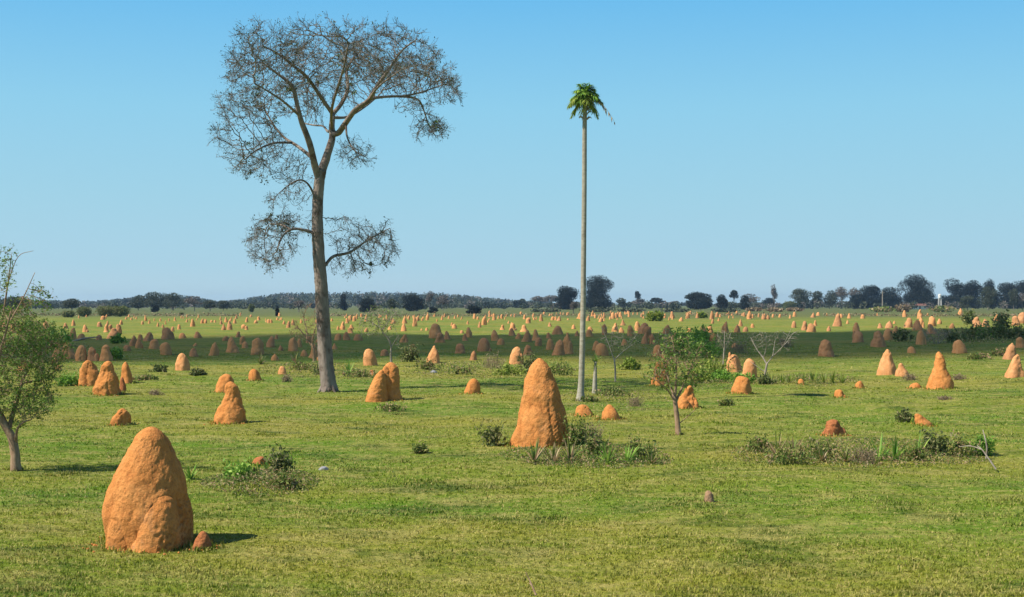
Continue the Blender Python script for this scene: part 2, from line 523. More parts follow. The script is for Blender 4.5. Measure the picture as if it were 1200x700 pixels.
PROFILES = {   # half-width against height
    'dome':   [(0, 1.0), (.15, .98), (.4, .90), (.6, .79), (.78, .64), (.9, .48), (.97, .18), (1, 0)],
    'cone':   [(0, 1.0), (.15, .94), (.35, .80), (.55, .64), (.75, .46), (.88, .32), (.96, .14), (1, 0)],
    'bell':   [(0, 1.0), (.1, .94), (.3, .80), (.5, .67), (.7, .55), (.86, .42), (.95, .20), (1, 0)],
    'spire':  [(0, 1.0), (.1, .80), (.25, .60), (.45, .46), (.65, .36), (.85, .26), (.96, .13), (1, 0)],
    'post':   [(0, 1.0), (.2, .95), (.5, .85), (.75, .72), (.88, .56), (.96, .32), (1, 0)],
    'knob':   [(0, 1.0), (.2, .95), (.45, .84), (.62, .66), (.70, .54), (.78, .50), (.88, .42), (.96, .22), (1, 0)],
}
def body(g, cx, cy, h, w, prof, seed, nz, nt_, lean=(0, 0), outline=None, depth=1.0, crumb=0.0, lump=1.0, z0=-0.12, ridge=0.0):
    q = np.random.RandomState(seed)
    s = np.linspace(0, 1, nz)
    t = 1 - (1 - s) ** 1.6                      # rows crowd towards the top
    th = np.arange(nt_) * 2 * pi / nt_
    if outline is not None:
        ot = [o[0] for o in outline]
        cxo = np.interp(t, ot, [(o[1] + o[2]) / 2 for o in outline]); hw = np.interp(t, ot, [(o[2] - o[1]) / 2 for o in outline])
    else:
        pr = PROFILES[prof]
        hw = np.interp(t, [p_[0] for p_ in pr], [p_[1] for p_ in pr]) * w / 2
        cxo = np.zeros(nz)
    if nz > 12:
        kk = np.array([1, 2, 3, 2, 1.]) / 9
        inner = np.convolve(np.pad(hw, 2, mode='edge'), kk, 'valid'); inner[-1] = 0; inner[0] = hw[0]; hw = inner
    TC = 0.90
    hc = np.interp(TC, t, hw); slope = 1 - 0.35 * np.clip((t - TC) / (1 - TC), 0, 1)
    hw = np.where(t > TC, hc * slope * np.sqrt(np.clip(1 - ((t - TC) / (1 - TC)) ** 2, 0, 1)), hw)
    ax = cx + cxo + lean[0] * t ** 1.5; ay = cy + lean[1] * t ** 1.5
    r = hw[:, None] * np.ones((1, nt_))
    # vertical buttresses, different on every mound
    for k in (1, 2, 3, 4, 6):
        am = (0.07 if outline is None else 0.04) * lump / k ** 0.6
        r = r * (1 + am * np.sin(k * th[None, :] + q.uniform(0, 6.3) + q.uniform(-1.5, 1.5) * t[:, None]) * (1 - 0.6 * t[:, None]))
    if ridge:
        rr = np.abs(np.sin(2.5 * th[None, :] + q.uniform(0, 3) + 0.9 * np.sin(4 * t[:, None])))
        r = r * (1 - ridge * (1 - rr) ** 5 * np.clip(1.1 - t[:, None], 0, 1))
    x = ax[:, None] + r * np.cos(th); y = ay[:, None] + r * np.sin(th) * depth
    z = (t * (h - z0) + z0)[:, None] * np.ones((1, nt_))
    V = np.stack([x, y, z], -1).reshape(-1, 3)
    nrm = np.stack([np.cos(th)[None] * np.ones((nz, 1)), np.sin(th)[None] * np.ones((nz, 1)), np.full((nz, nt_), 0.35)], -1).reshape(-1, 3)

    nf = Noise3(seed + 5)
    d = nf(V, 0.9 / max(w, .3)) * 0.030 * w * lump
    if nz > 12: d += nf(V, 2.6 / max(w, .3)) * 0.012 * w * min(lump, 1.8) + Noise3(seed + 3)(V, 6.5 / max(w, .3)) * 0.006 * w * min(lump, 1.8)
    if nz > 50:
        nb = Noise3(seed + 9, 14)
        d += nb(V, 6) * 0.0035 + nb(V, 15) * 0.0024
        if crumb:
            m = np.clip(2.2 - 2.2 * V[:, 2] / (h * 0.48), 0, 1) * np.clip(1.6 * np.cos(np.arctan2(V[:, 1] - cy, V[:, 0] - cx) + 0.15) - .5, 0, 1)
            c = nb(V, 10.0); d += m * crumb * np.clip(c * 2.2 + .35, -1.1, .45)
    taper = np.clip((1 - np.repeat(t, nt_)) / 0.12, 0, 1)
    V = V + nrm * (d * taper)[:, None]
    V = np.vstack([V, [[ax[-1], ay[-1] if np.ndim(ay) else ay, h + 0.002]]])
    V[-1] = V[-1 - nt_:-1].mean(0)
    i = np.arange(nz - 1)[:, None] * nt_; j = np.arange(nt_)[None, :]; k = (j + 1) % nt_
    Fq = np.stack([i + j, i + k, i + nt_ + k, i + nt_ + j], -1).reshape(-1, 4)
    g.add(V, [Fq])

def res(px):
    if px > 90: return 170, 220
    if px > 35: return 72, 96
    if px > 18: return 34, 44
    if px > 9: return 16, 20
    return 8, 10

BASES = []
def mound(x, base, top, w, prof=None, label=None, group=None, extra=(), mat=None, outline=None, name="termite_mound", crumb=0.0, lump=1.0, ridge=0.0, seed=None):
    D = dist_of(base)
    s = D / FPX
    Y0 = D + w * s * 0.42; s = Y0 / FPX
    h = CAM_H - (top - HZN) * s; ww = w * s
    seed = int(x * 13 + base * 7) % 100000 if seed is None else seed
    q = np.random.RandomState(seed)
    if prof is None and lump == 1.0: lump = q.uniform(.9, 2.0); ridge = max(ridge, q.choice([0, 0, .15, .25]))
    if prof is None: prof = ['dome', 'cone', 'bell', 'dome', 'knob', 'cone', 'post'][q.randint(7)]
    X0 = (x - 600) * s
    g = Geo()
    nz, nth = res(base - top)
    ol = [(o[0], o[1] * s, o[2] * s) for o in outline] if outline else None
    body(g, 0, 0, h, ww, prof, seed, nz, nth, outline=ol, lean=(0, 0) if ol else (q.uniform(-.13, .13) * ww, q.uniform(-.08, .1) * ww), crumb=crumb, lump=lump, ridge=ridge)
    for k, e in enumerate(extra):                     # (dx px, dy frac of width, height px, width px, profile)
        ez, et = res(e[2] * 1.4)
        body(g, e[0] * s, e[1] * ww, e[2] * s, e[3] * s, e[4], seed + 31 * (k + 1), ez, et, lump=lump * .8, crumb=crumb if e[0] > 5 else 0,
             lean=(e[5] * s, e[6] * s) if len(e) > 6 else (0, 0))
    if not extra and base - top > 8 and q.rand() < 0.4:   # a shoulder on the flank
        a = q.uniform(-0.3, 0.35)
        body(g, a * ww, -0.12 * ww, h * q.uniform(.35, .65), ww * q.uniform(.4, .55), 'dome', seed + 77, nz, nth)
    if mat is None: mat = m_mound if base > 440 else (m_mound_shade if q.rand() < .45 and base < 425 else m_mound_b)
    if base > 440 and mat is not m_mound_g: BASES.append((X0, Y0, ww / 2))
    o = g.build(name, mat, smooth=True, loc=(X0, Y0, float(gz(X0, Y0))))
    tag(o, label, "termite mound", group)
    return o

G1 = "large termite mounds in the near pasture"
# --- the ones that read one by one
mound(174.5, 645, 500, 108, 'dome', "largest orange termite mound at lower left with two bulges on its front", G1,
      outline=[(0, -49, 47), (.10, -46, 49), (.21, -48, 49), (.31, -49, 47), (.41, -47, 42.5), (.52, -43, 39), (.62, -38, 35.5), (.72, -31, 31), (.83, -23, 26), (.9, -17, 22), (1, -12, 17)],
      extra=[(16, -0.32, 64, 56, 'dome', 6, 10), (-21, -0.27, 88, 42, 'dome', 8, 14), (31, -.2, 96, 26, 'post', -13, 10)], crumb=0.03, seed=3, ridge=.03, lump=.5)
mound(237, 644, 621, 23, 'dome', "knee high brown termite mound tucked against the right foot of the largest mound", G1, mat=m_mound_r)
mound(629, 526, 420, 71, 'cone', "tall sharp peaked orange termite mound in the middle with leafy weeds at its foot", G1,
      outline=[(0, -34, 34), (.04, -33, 35.5), (.17, -29, 36), (.29, -24, 35), (.42, -21, 31.5), (.55, -17.5, 26), (.68, -13.5, 22), (.80, -8.5, 16.5), (.905, -4.5, 12.0), (1, -3, 9)],
      extra=[(22, -0.10, 60, 26, 'post', 0, 0)], crumb=0.018, seed=11, ridge=0.05, lump=.8)
mound(269, 493, 443, 37, 'knob', "smooth orange termite mound with a round head on its shoulders", G1,
      outline=[(0, -19, 19), (.15, -17.5, 18), (.4, -14, 16), (.62, -9, 13), (.72, -6, 11), (.8, -6, 9), (.9, -5.5, 8), (.97, -3, 5), (1, 0, 2)])
mound(264, 457, 435, 23, 'dome', "stubby pale termite mound peeking from behind the round headed mound", G1)
mound(458, 468, 423, 27, 'post', "twin peaked orange termite mound with a leaning front half, right of the tall tree", G1,
      extra=[(-15, -0.5, 36, 28, 'cone', 6, 0), (-4, -.2, 40, 16, 'post', -2, 0)])
mound(1100, 454, 410, 31, 'cone', "clean pointed orange termite mound standing alone on the right with short shadow", G1,
      outline=[(0, -15.5, 16), (.15, -13.5, 15), (.4, -10, 12), (.62, -7, 8), (.8, -4.5, 4.5), (.93, -2.8, 2.8), (1, -.5, .5)], extra=[(8, -.1, 20, 13, 'dome')])
mound(105, 452, 422, 24, 'dome', "cracked stout termite mound, leftmost of the sunlit cluster beyond the leafy tree", G1, ridge=0.25, lump=1.5)
mound(126, 462, 422, 30, 'knob', "biggest and nearest orange termite mound of the sunlit cluster on the left", G1, ridge=.12)
mound(144, 457, 439, 8, 'dome', "thin side spur of clay leaning on the biggest mound of the left cluster", G1, mat=m_mound_r)
mound(148, 449, 424, 17, 'bell', "slim termite mound at the right of the sunlit cluster on the left", G1)
mound(142, 496, 475, 22, 'dome', "low crumbling termite mound with dark holes at left", G1, lump=2.2, ridge=.3, extra=[(-5, -.1, 12, 12, 'dome')])
mound(214, 434, 413, 18, 'dome', "upright rounded termite mound at the near edge of the shadow, left side", G1)
mound(299, 447, 433, 16, 'dome', "small round sunlit termite mound left of the tall tree trunk", G1)
mound(331, 438, 428, 11, 'dome', "little round termite mound among weeds left of the tall tree", G1)
mound(434, 427, 407, 18, 'dome', "smooth bullet shaped termite mound just above left of the twin peaked mound", G1)
mound(508, 425, 404, 17, 'cone', "narrow conical termite mound at the near edge of the shadow between tree and palm", G1)
mound(555, 422, 411, 10, 'bell', "small termite mound with a dark hole near its tip", G1)
mound(554, 462, 443, 19, 'dome', "small blunt termite mound alone in grass between twin mound and tall central mound", G1)
mound(605, 426, 405, 17, 'dome', "broad upright termite mound directly behind the tall central mound's left", G1, extra=[(5, -.1, 14, 8, 'post')])
mound(655, 418, 399, 17, 'cone', "front cone of the pair of mounds left of the palm trunk", G1)
mound(664, 414, 388, 17, 'cone', "tall ridged rear mound of the pair left of the palm trunk", G1, ridge=.25, lump=1.4, extra=[(3, -.3, 16, 9, 'post')])
mound(705, 417, 402, 17, 'dome', "sunlit round termite mound right of the palm trunk with a darker one behind", G1)
mound(699, 411, 400, 10, 'dome', "darker termite mound half hidden behind the sunlit round one near the palm", G1)
mound(771, 418, 404, 13, 'dome', "round dusky termite mound above the leaning mound near the leafy sapling", G1)
mound(773, 452, 424, 21, 'cone', "leaning orange termite mound half hidden by the leafy sapling's left side", G1, extra=[(5, .1, 37, 13, 'post')])
mound(807, 477, 450, 24, 'cone', "crumbling stepped termite mound right behind the leafy sapling's trunk", G1, lump=2.2, ridge=.25, extra=[(-7, -.3, 13, 15, 'dome'), (8, -.2, 12, 9, 'cone')])
mound(684, 484, 470, 22, 'dome', "low crumbly orange heap at the very foot of the palm", G1, lump=1.8)
mound(715, 490, 472, 24, 'dome', "low round orange heap right of the palm's foot", G1, lump=1.6)
mound(860, 433, 413, 20, 'dome', "rugged termite mound behind a thin white sapling", G1, ridge=.25, lump=1.5, extra=[(-4, .3, 22, 8, 'cone')])
mound(879, 438, 414, 18, 'post', "tall smooth termite mound with sloping left side beside the bleached bare shrub", G1, extra=[(-5, 0, 13, 14, 'cone')])
mound(868, 462, 441, 25, 'dome', "squat pitted termite mound below the bleached bare shrub", G1, lump=1.5)
mound(815, 438, 427, 9, 'dome', "small clay heap sunk in shrubs behind the leafy sapling", G1)
mound(861, 411, 405, 8, 'dome', "small termite mound tip showing above the rugged mound", G1)
mound(968, 418, 398, 18, 'dome', "lone blunt termite mound with a dark notch at its right foot", G1)
mound(1039, 437, 407, 24, 'bell', "tall termite mound, larger of the touching pair left of the pointed mound", G1)
mound(1057, 439, 423, 17, 'cone', "short termite mound with a dark hole, smaller of the touching pair", G1, lump=1.3)
mound(1068, 415, 407, 11, 'dome', "low termite heap left of a leaning post shaped mound", G1)
mound(1079, 408, 391, 11, 'post', "post shaped termite mound leaning right above a low heap", G1)
mound(1124, 415, 399, 17, 'dome', "broad dome shaped termite mound in front of the dark scrub", G1)
mound(1184, 421, 401, 18, 'cone', "sunlit termite mound near the right edge, behind the cut off one", G1)
mound(1195, 412, 399, 12, 'dome', "farther rounded termite mound touching the right picture edge", G1)
mound(1190, 440, 413, 23, 'cone', "nearest termite mound at the right picture edge", G1, lump=1.4)
mound(1007, 452, 443, 11, 'dome', "tiny clay lump in open grass, upper of two left of the pointed mound", G1, lump=1.8)
mound(985, 464, 454, 13, 'dome', "tiny clay lump in open grass, lower of two left of the pointed mound", G1, lump=1.8)
mound(1072, 452, 445, 15, 'dome', "flat clay remnant just left of the clean pointed mound", G1, lump=1.8)
mound(1081, 497, 483, 21, 'dome', "fallen slab of orange clay tilted in grass at right", G1, lump=2.0,
      outline=[(0, -6, 10), (.3, -9, 10), (.6, -10, 5), (.85, -9, 0), (1, -8, -5)])
mound(976, 512, 492, 25, 'dome', "ragged broken clay mound rising out of the weed clump at right", G1, mat=m_mound_r, lump=2.6, ridge=.35, extra=[(-8, -.2, 12, 9, 'cone')])
mound(939, 449, 442, 9, 'dome', "small clay lump between the spiky plants on the right", G1, lump=1.6)
mound(831, 591, 577, 13, 'dome', "grey brown anthill alone in open grass at lower right", G1, mat=m_mound_g)
mound(304, 541, 531, 19, 'dome', "flat red clay lump beside the weeds right of the largest mound", G1, mat=m_mound_r, lump=2.0)
mound(437, 437, 430, 8, 'dome', "pinkish clay lump in grass left of the twin peaked mound", G1, mat=m_mound_r)
mound(28, 436, 424, 13, 'dome', "orange termite mound seen through the leaves of the left tree, larger one", G1)
mound(69, 434, 427, 9, 'dome', "small orange mound showing through the right twigs of the leafy left tree", G1)
mound(65, 425, 418, 9, 'dome', "small orange mound just above another behind the leafy left tree's twigs", G1)

# --- the plain: (x, base, top, width)
FIELD = """
81,419,399,16 95,421,402,13 109,421,404,13 124,421,402,15 70,417,401,13 86,398,384,8 80,400,392,7 95,399,391,10 116,400,393,7
125,390,380,6 133,396,383,13 139,393,381,7 129,385,379,5 100,388,379,7 86,381,373,5 117,382,376,5 121,376,371,5 126,380,376,3 142,380,374,4
149,412,405,8 156,408,395,10 163,409,398,8 165,400,393,7 174,402,391,11 181,409,398,12 195,415,400,12 197,399,385,13 202,391,385,4
214,396,389,8 232,396,388,9 264,400,394,7 272,411,392,13 279,395,388,6 284,405,395,7 287,408,400,7 301,414,394,15 318,406,393,11
324,398,392,5 329,409,402,6 344,410,394,11 251,416,400,11 227,418,408,10 229,406,402,5 323,420,412,9
210,385,379,4 226,382,373,5 237,379,374,4 241,379,374,3 248,378,375,3 252,378,375,3 259,380,375,4 262,386,379,5 265,378,372,4 269,386,376,6
275,379,373,4 286,384,379,5 289,378,372,4 289,386,382,4 300,379,375,4 303,376,371,4 315,379,374,4 312,378,375,3 318,379,374,3 325,376,372,3
330,376,372,3 333,380,374,4 338,383,375,5 203,391,386,3
350,406,396,7 357,416,408,8 362,403,395,7 368,418,402,12 373,403,396,6 374,420,415,5 392,408,400,7 396,401,393,8 406,401,391,8
411,392,385,8 419,401,393,10 401,385,375,6 412,385,379,6 396,385,380,3 429,389,384,5 429,377,372,4 389,377,373,3 407,379,373,4
411,376,370,4 415,377,371,4 418,374,369,3 372,379,372,5 353,379,374,3 343,381,374,4 461,379,373,6 457,386,381,5 473,388,379,7
474,379,372,5 479,374,370,3 486,382,368,5 489,377,372,4 473,403,393,9 484,411,401,8 450,417,409,10
510,398,380,14 516,403,391,10 524,399,389,8 549,396,384,8 545,400,391,7 541,390,386,5 539,413,401,11 567,411,395,14 574,411,407,4
580,399,386,9 587,405,397,8 619,418,405,11 600,395,386,8 601,386,376,9 608,397,390,6 614,388,380,9 617,401,387,11 628,399,385,9 630,404,398,5
589,385,379,5 530,382,377,4 533,384,378,5 533,374,370,3 548,380,376,3 567,381,371,6 562,383,376,4 556,374,368,4 560,375,371,3 574,372,367,3
579,376,368,4 584,374,370,3 588,374,369,3 615,375,369,4 619,379,372,5 625,371,367,3 626,376,372,3 490,376,371,4 496,374,371,3
501,376,369,4 518,376,370,3 526,374,370,3 500,387,384,4 494,387,385,3 596,379,376,3 572,378,375,3
631,406,396,9 643,397,389,7 645,410,397,9 654,392,382,11 676,395,388,6 691,396,387,8 692,386,380,6 672,384,379,5 709,392,379,6
721,386,375,7 728,388,380,7 730,381,374,5 747,385,374,6 754,390,377,12 739,395,382,7 760,397,382,9 756,405,392,8 764,405,393,8 732,406,398,8
644,382,377,5 634,377,369,5 620,379,372,4 648,376,372,4 651,376,372,4 655,377,372,5 665,370,366,3 679,374,366,6 689,377,371,5 694,371,366,3
697,371,367,3 704,378,373,5 708,373,367,3 708,377,373,3 718,374,366,5 722,373,367,4 727,372,366,4 737,372,365,3 752,372,367,3
715,375,371,3 647,370,367,2 652,370,366,2 657,369,366,2 660,369,366,2 768,373,368,4 705,369,365,2 733,369,366,2 742,369,366,2 747,369,366,2
783,390,379,10 790,399,390,7 808,399,391,6 824,392,380,9 832,387,379,7 837,402,390,11 850,389,375,9 864,388,378,8 868,382,373,5
874,387,381,6 882,383,378,4 808,386,381,5 798,377,372,5 788,373,365,5 774,373,368,3 779,373,368,3 806,373,367,4 817,373,367,4
834,374,364,5 840,372,366,4 844,372,368,3 852,370,367,3 858,370,366,3 835,379,373,4 872,371,366,3 878,374,364,6 882,373,368,3
889,372,367,3 895,374,368,5 900,374,369,4 906,372,368,3
1005,402,388,12 1001,394,384,5 1003,388,376,8 1031,410,391,15 1040,400,386,11 930,383,375,6 943,385,374,7 951,387,376,9 955,382,375,4
971,386,379,5 981,382,367,10 995,373,367,4 986,372,367,4 993,379,375,3 1011,373,368,5 953,372,366,5 959,370,366,4 969,370,367,2
926,373,369,3 931,371,365,4 914,372,368,3 1028,370,367,2 1031,384,378,6 1042,384,375,10 1049,391,379,9 1048,379,376,3
1064,383,371,10 1075,387,374,11 1078,373,362,6 1080,383,370,7 1092,382,370,9 1091,390,378,11 1101,380,373,5 1060,371,363,5 1087,370,367,3
1125,370,361,6 1145,383,371,10 1155,384,374,9 1116,385,379,6 1168,377,369,7 1173,382,376,5 1190,382,371,8 1198,379,366,10
15,391,380,6 24,393,385,7 4,384,376,7 2,415,406,5 54,384,375,8 77,384,377,5 41,392,385,7
148,375,371,3 154,376,372,3 160,375,371,2 167,380,376,3 171,377,372,3 175,379,374,3 181,377,373,2 185,382,378,3 191,383,379,4
194,380,375,2 198,377,373,2 205,377,372,3 219,378,374,3 222,376,373,2 215,374,371,2 231,376,373,2
"""
field = [tuple(float(v) for v in w_.split(',')) for w_ in FIELD.split()]
more = np.random.RandomState(99)
for _ in range(120):                                 # the farthest specks
    x = more.choice([more.uniform(90, 900), more.uniform(400, 860)])
    b_ = more.uniform(367.5, 376) if x > 560 else more.uniform(370.5, 378)
    field.append((x, b_, b_ - more.uniform(2.6, 4.6), more.uniform(1.8, 3.0)))
field = [(a_, b_, c_, d_ * 1.14) for a_, b_, c_, d_ in field]
field.sort(key=lambda m: -(m[1] - m[2]) * m[3])
n_one = 300 - 57
LAND = [(-99, 66, "behind the leafy tree"), (66, 145, "right of the leafy tree"), (145, 212, "in the left quarter"),
        (212, 292, "above the round headed mound"), (292, 345, "left of the tall tree"), (345, 392, "around the tall tree"),
        (392, 448, "right of the tall tree"), (448, 500, "above the twin peaked mound"), (500, 560, "midway between tall tree and palm"),
        (560, 612, "behind the tall central mound"), (612, 682, "left of the palm trunk"), (682, 735, "right of the palm trunk"),
        (735, 800, "above the leafy sapling"), (800, 872, "above the green shrubs"), (872, 960, "above the bleached bare shrub"),
        (960, 1030, "behind the lone blunt mound"), (1030, 1105, "above the pointed mound"), (1105, 1300, "at the far right")]
def land(x):
    for k, (a, b_, t) in enumerate(LAND):
        if a <= x < b_: return k, t
def shape_word(m):
    r = (m[1] - m[2]) / m[3]
    return "squat" if r < 1.0 else "stout" if r < 1.22 else "upright" if r < 1.6 else "slender"
ORD = ["first", "second", "third", "fourth", "fifth", "sixth", "seventh", "eighth", "ninth", "tenth", "eleventh", "twelfth", "thirteenth", "fourteenth", "fifteenth", "sixteenth", "seventeenth", "eighteenth", "nineteenth", "twentieth"]
def zone(m):
    far_lim = 389 if m[0] > 300 else 391
    near_lim = 404 if m[0] > 900 else 424
    return "sunlit far" if m[1] < 380 else "sunlit" if m[1] < far_lim else "shaded"
buckets = {}
for m in field[:n_one]:
    k, t = land(m[0]); z = zone(m)
    buckets.setdefault((k, z), []).append(m)
labels = {}
for (k, z), ms in buckets.items():
    ms.sort()
    t = LAND[k][2]
    if z == "sunlit far":
        for i_, m in enumerate(ms): labels[m] = ("tiny far mound, %s from left of those %s" % (ORD[i_], t), "tiny far termite mounds")
    else:
        for i_, m in enumerate(ms):
            if len(ms) == 1: lb = "%s %s mound, the only one %s" % (z, shape_word(m), t)
            else: lb = "%s %s mound, %s from left of those %s" % (z, shape_word(m), ORD[i_], t)
            labels[m] = (lb, z + " termite mounds of the middle plain")
for m in field[:n_one]:
    lb, gp = labels[m]
    mound(*m, label=lb, group=gp)
g = Geo()
for k, m in enumerate(field[n_one:]):
    D = dist_of(m[1]); s = D / FPX
    body(g, (m[0] - 600) * s, D, (m[1] - m[2]) * s, m[3] * s, ['dome', 'cone', 'bell'][k % 3], 500 + k, 8, 9)
o = g.build("termite_mounds_far_off", m_mound_b, smooth=True)
tag(o, "specks of far off termite mounds scattered near the horizon", "termite mounds", kind="stuff")

# ------------------------------------------------------------------ clouds above the camera whose shadow lies on the plain
def cloud_deck():
    Hc = 900.0
    off = np.array([TO_SUN[0], TO_SUN[1]]) / TO_SUN[2] * Hc
    xs = np.linspace(-190, 230, 150); q = Noise3(41, 8)
    px = [-190, -60, -20, 0, 25, 60, 90, 230]
    near = np.interp(xs, px, [86, 86, 88, 90, 93, 106, 116, 130]); far = np.interp(xs, px, [140, 150, 158, 182, 192, 196, 205, 230])
    P1 = np.stack([xs, xs * 0, xs * 0], 1)
    near = near + q(P1, 0.02) * 5 + q(P1, .07) * 3; far = far + q(P1 + 500, 0.02) * 8 + q(P1 + 300, .08) * 3
    tp = np.clip(np.minimum(xs + 190, 230 - xs) / 40, 0, 1) ** 0.5
    mid = (near + far) / 2; half = (far - near) / 2 * tp
    ns = 40
    th = np.linspace(0, 2 * pi, ns, endpoint=False)
    Y = mid[:, None] + half[:, None] * np.cos(th)[None]
    X = xs[:, None] * np.ones((1, ns)); Z = np.sin(th)[None] * (8 + 10 * (np.sin(th)[None] > 0)) * tp[:, None]
    TH = (np.abs(np.sin(th))[None] * tp[:, None]).ravel()
    V = np.stack([X, Y, Z], -1).reshape(-1, 3)
    V[:, 2] += (q(V, 0.03) * 4 + q(V, .08) * 2) * (V[:, 2] > 0)
    V[:, 0] += off[0]; V[:, 1] += off[1]; V[:, 2] += Hc
    i = np.arange(len(xs) - 1)[:, None] * ns; j = np.arange(ns)[None]; k = (j + 1) % ns
    F = np.stack([i + j, i + k, i + ns + k, i + ns + j], -1).reshape(-1, 4)
    m, nt, out = new_mat("cloud")
    d = N(nt, 'ShaderNodeBsdfDiffuse'); d.inputs[0].default_value = (.9, .9, .9, 1)
    t = N(nt, 'ShaderNodeBsdfTranslucent'); t.inputs[0].default_value = (.9, .9, .9, 1)
    tr = N(nt, 'ShaderNodeBsdfTransparent')
    a = N(nt, 'ShaderNodeMixShader'); a.inputs[0].default_value = .5
    nt.links.new(d.outputs[0], a.inputs[1]); nt.links.new(t.outputs[0], a.inputs[2])
    b = N(nt, 'ShaderNodeMixShader')
    at = N(nt, 'ShaderNodeAttribute', attribute_name='rnd')
    nt.links.new(ramp(nt, at.outputs['Fac'], [(0.0, 1.0), (0.55, 0.38)]), b.inputs[0])      # thin rim, denser middle
    nt.links.new(a.outputs[0], b.inputs[1]); nt.links.new(tr.outputs[0], b.inputs[2])
    nt.links.new(b.outputs[0], out.inputs[0])
    tag(mesh_of("clouds", V, [F], m, smooth=True, attr=TH), kind="structure")
cloud_deck()

# ------------------------------------------------------------------ the tall bare tree
def big_tree():
    BX, BY = 385, 455
    D = dist_of(BY); s = D / FPX
    root_loc = W(BX, BY, D); root_loc[2] = float(gz(root_loc[0], root_loc[1]))
    root = empty("bare_tree", tuple(root_loc), "tall nearly leafless tree with a broad domed crown of grey twigs", "tree")
    def L(x, y, dep=0): return W(x, y, D, dep) - root_loc
    limbs = [
        ([(386, 459, 0), (385, 450, 0), (382, 425, 0), (379, 380, 0), (376, 330, 0), (373, 290, 0), (372, 250, 0), (374, 215, 0), (377, 200, 0)],
         [10.5, 9, 8.2, 7.8, 7.2, 6.8, 6.4, 6.2, 5.6]),
        ([(374, 212, 0), (370, 195, -.3), (366, 170, -.9), (358, 146, -1.3), (354, 126, -1.6), (350, 109, -1.8), (335, 96, -2.0), (318, 84, -2.2)], [4.4, 4, 3.6, 3.0, 2.4, 2.0, 1.4, .9]),
        ([(369, 190, 0), (362, 182, .4), (341, 166, 1.4), (323, 154, 2.2), (308, 137, 2.6), (297, 119, 3)], [2.8, 2.4, 1.9, 1.5, 1.1, .8]),
        ([(336, 163, 1.4), (318, 166, .6), (303, 177, -.4), (292, 190, -1)], [1.6, 1.2, .9, .7]),
        ([(376, 203, 0), (381, 186, .2), (388, 162, .3), (387, 148, .5), (387, 131, .8)], [5.4, 4.8, 4.0, 3.6, 3.2]),
        ([(387, 131, .8), (396, 117, 1.2), (402, 96, 1.8), (399, 74, 2.2), (405, 57, 2.6), (410, 48, 3)], [2.8, 2.4, 2.0, 1.6, 1.2, .8]),
        ([(387, 131, .8), (373, 110, .2), (362, 93, -.6), (348, 82, -1.2), (332, 70, -1.6), (318, 64, -2)], [2.6, 2.2, 1.9, 1.5, 1.1, .8]),
        ([(388, 155, .4), (396, 156, 0), (407, 146, -.6), (420, 133, -1.2), (436, 124, -1.6), (444, 112, -1.8), (461, 91, -2.2), (475, 72, -2.4), (489, 62, -2.6)], [4.0, 3.6, 3.2, 2.9, 2.6, 2.0, 1.6, 1.2, .8]),
        ([(437, 123, -1.6), (447, 118, -1), (469, 113, 0), (488, 114, .6), (495, 126, .9), (500, 141, 1.1), (508, 155, 1.3)], [2.0, 1.8, 1.5, 1.2, .9, .7, .5]),
        ([(469, 113, 0), (483, 109, .4), (498, 101, 1.2), (516, 91, 2)], [1.3, 1.2, .9, .7]),
        ([(388, 140, .5), (378, 148, 2), (367, 137, 3.2), (352, 133, 4), (335, 128, 4.6)], [1.8, 1.5, 1.2, 1.0, .8]),
        ([(407, 147, -.6), (410, 165, -.9), (420, 181, -1.2), (432, 188, -1.5)], [1.3, 1.0, .8, .5]),
        ([(372, 274, 0), (364, 272, -.2), (350, 269, -.5), (341, 272, -.8), (334, 281, -1), (329, 296, -1.1)], [2.2, 1.9, 1.6, 1.3, 1.0, .7]),
        ([(344, 270, -.6), (330, 264, -.2), (314, 262, .3)], [1.2, .9, .6]),
        ([(376, 318, 0), (381, 310, .2), (390, 300, .4), (408, 295, .7), (428, 280, 1.1), (441, 272, 1.4), (453, 265, 1.7)], [2.2, 2.0, 1.8, 1.5, 1.1, .8, .5]),
        ([(372, 245, 0), (366, 222, -.4), (357, 213, -.8), (346, 218, -1.2), (334, 230, -1.6)], [1.4, 1.2, 1.0, .8, .5]),
        ([(387, 135, .8), (398, 126, 3), (414, 108, 4.6), (428, 92, 5.4)], [1.9, 1.6, 1.2, .8]),
        ([(388, 150, .3), (398, 136, -2.6), (416, 100, -4.2), (424, 76, -5)], [1.9, 1.6, 1.2, .8]),
        ([(437, 123, -1.6), (452, 116, -3.4), (478, 104, -4.6)], [1.5, 1.1, .7]),
        ([(356, 140, -1.4), (344, 130, -3.4), (322, 118, -4.8)], [1.6, 1.2, .8]),
    ]
    tg = Geo(); seeds = []; par = []
    q = np.random.RandomState(5)
    for li, (pts, rad) in enumerate(limbs):
        P = np.array([L(*p) for p in pts]); R = np.array(rad) * s
        C, r = tube(tg, P, R, n=20 if li == 0 else 9, per=10 if li == 0 else 4, rough=0.05 if li == 0 else .06, seed=li)
        st = len(seeds)
        skip = int(len(C) * (0.75 if li == 0 else 0.2))
        for k in range(skip, len(C)):
            seeds.append(C[k]); par.append(-1)
    # root flare
    for k in range(6):
        a = k * pi / 3 + .3
        P = np.array([[0.12 * cos(a), .12 * sin(a), .55], [.28 * cos(a), .28 * sin(a), .22], [.52 * cos(a), .52 * sin(a), -.08]])
        tube(tg, P, [.14, .13, .07], n=8, per=4, rough=.05, seed=k + 50)
    tg.build("trunk", m_bark, root, smooth=True)
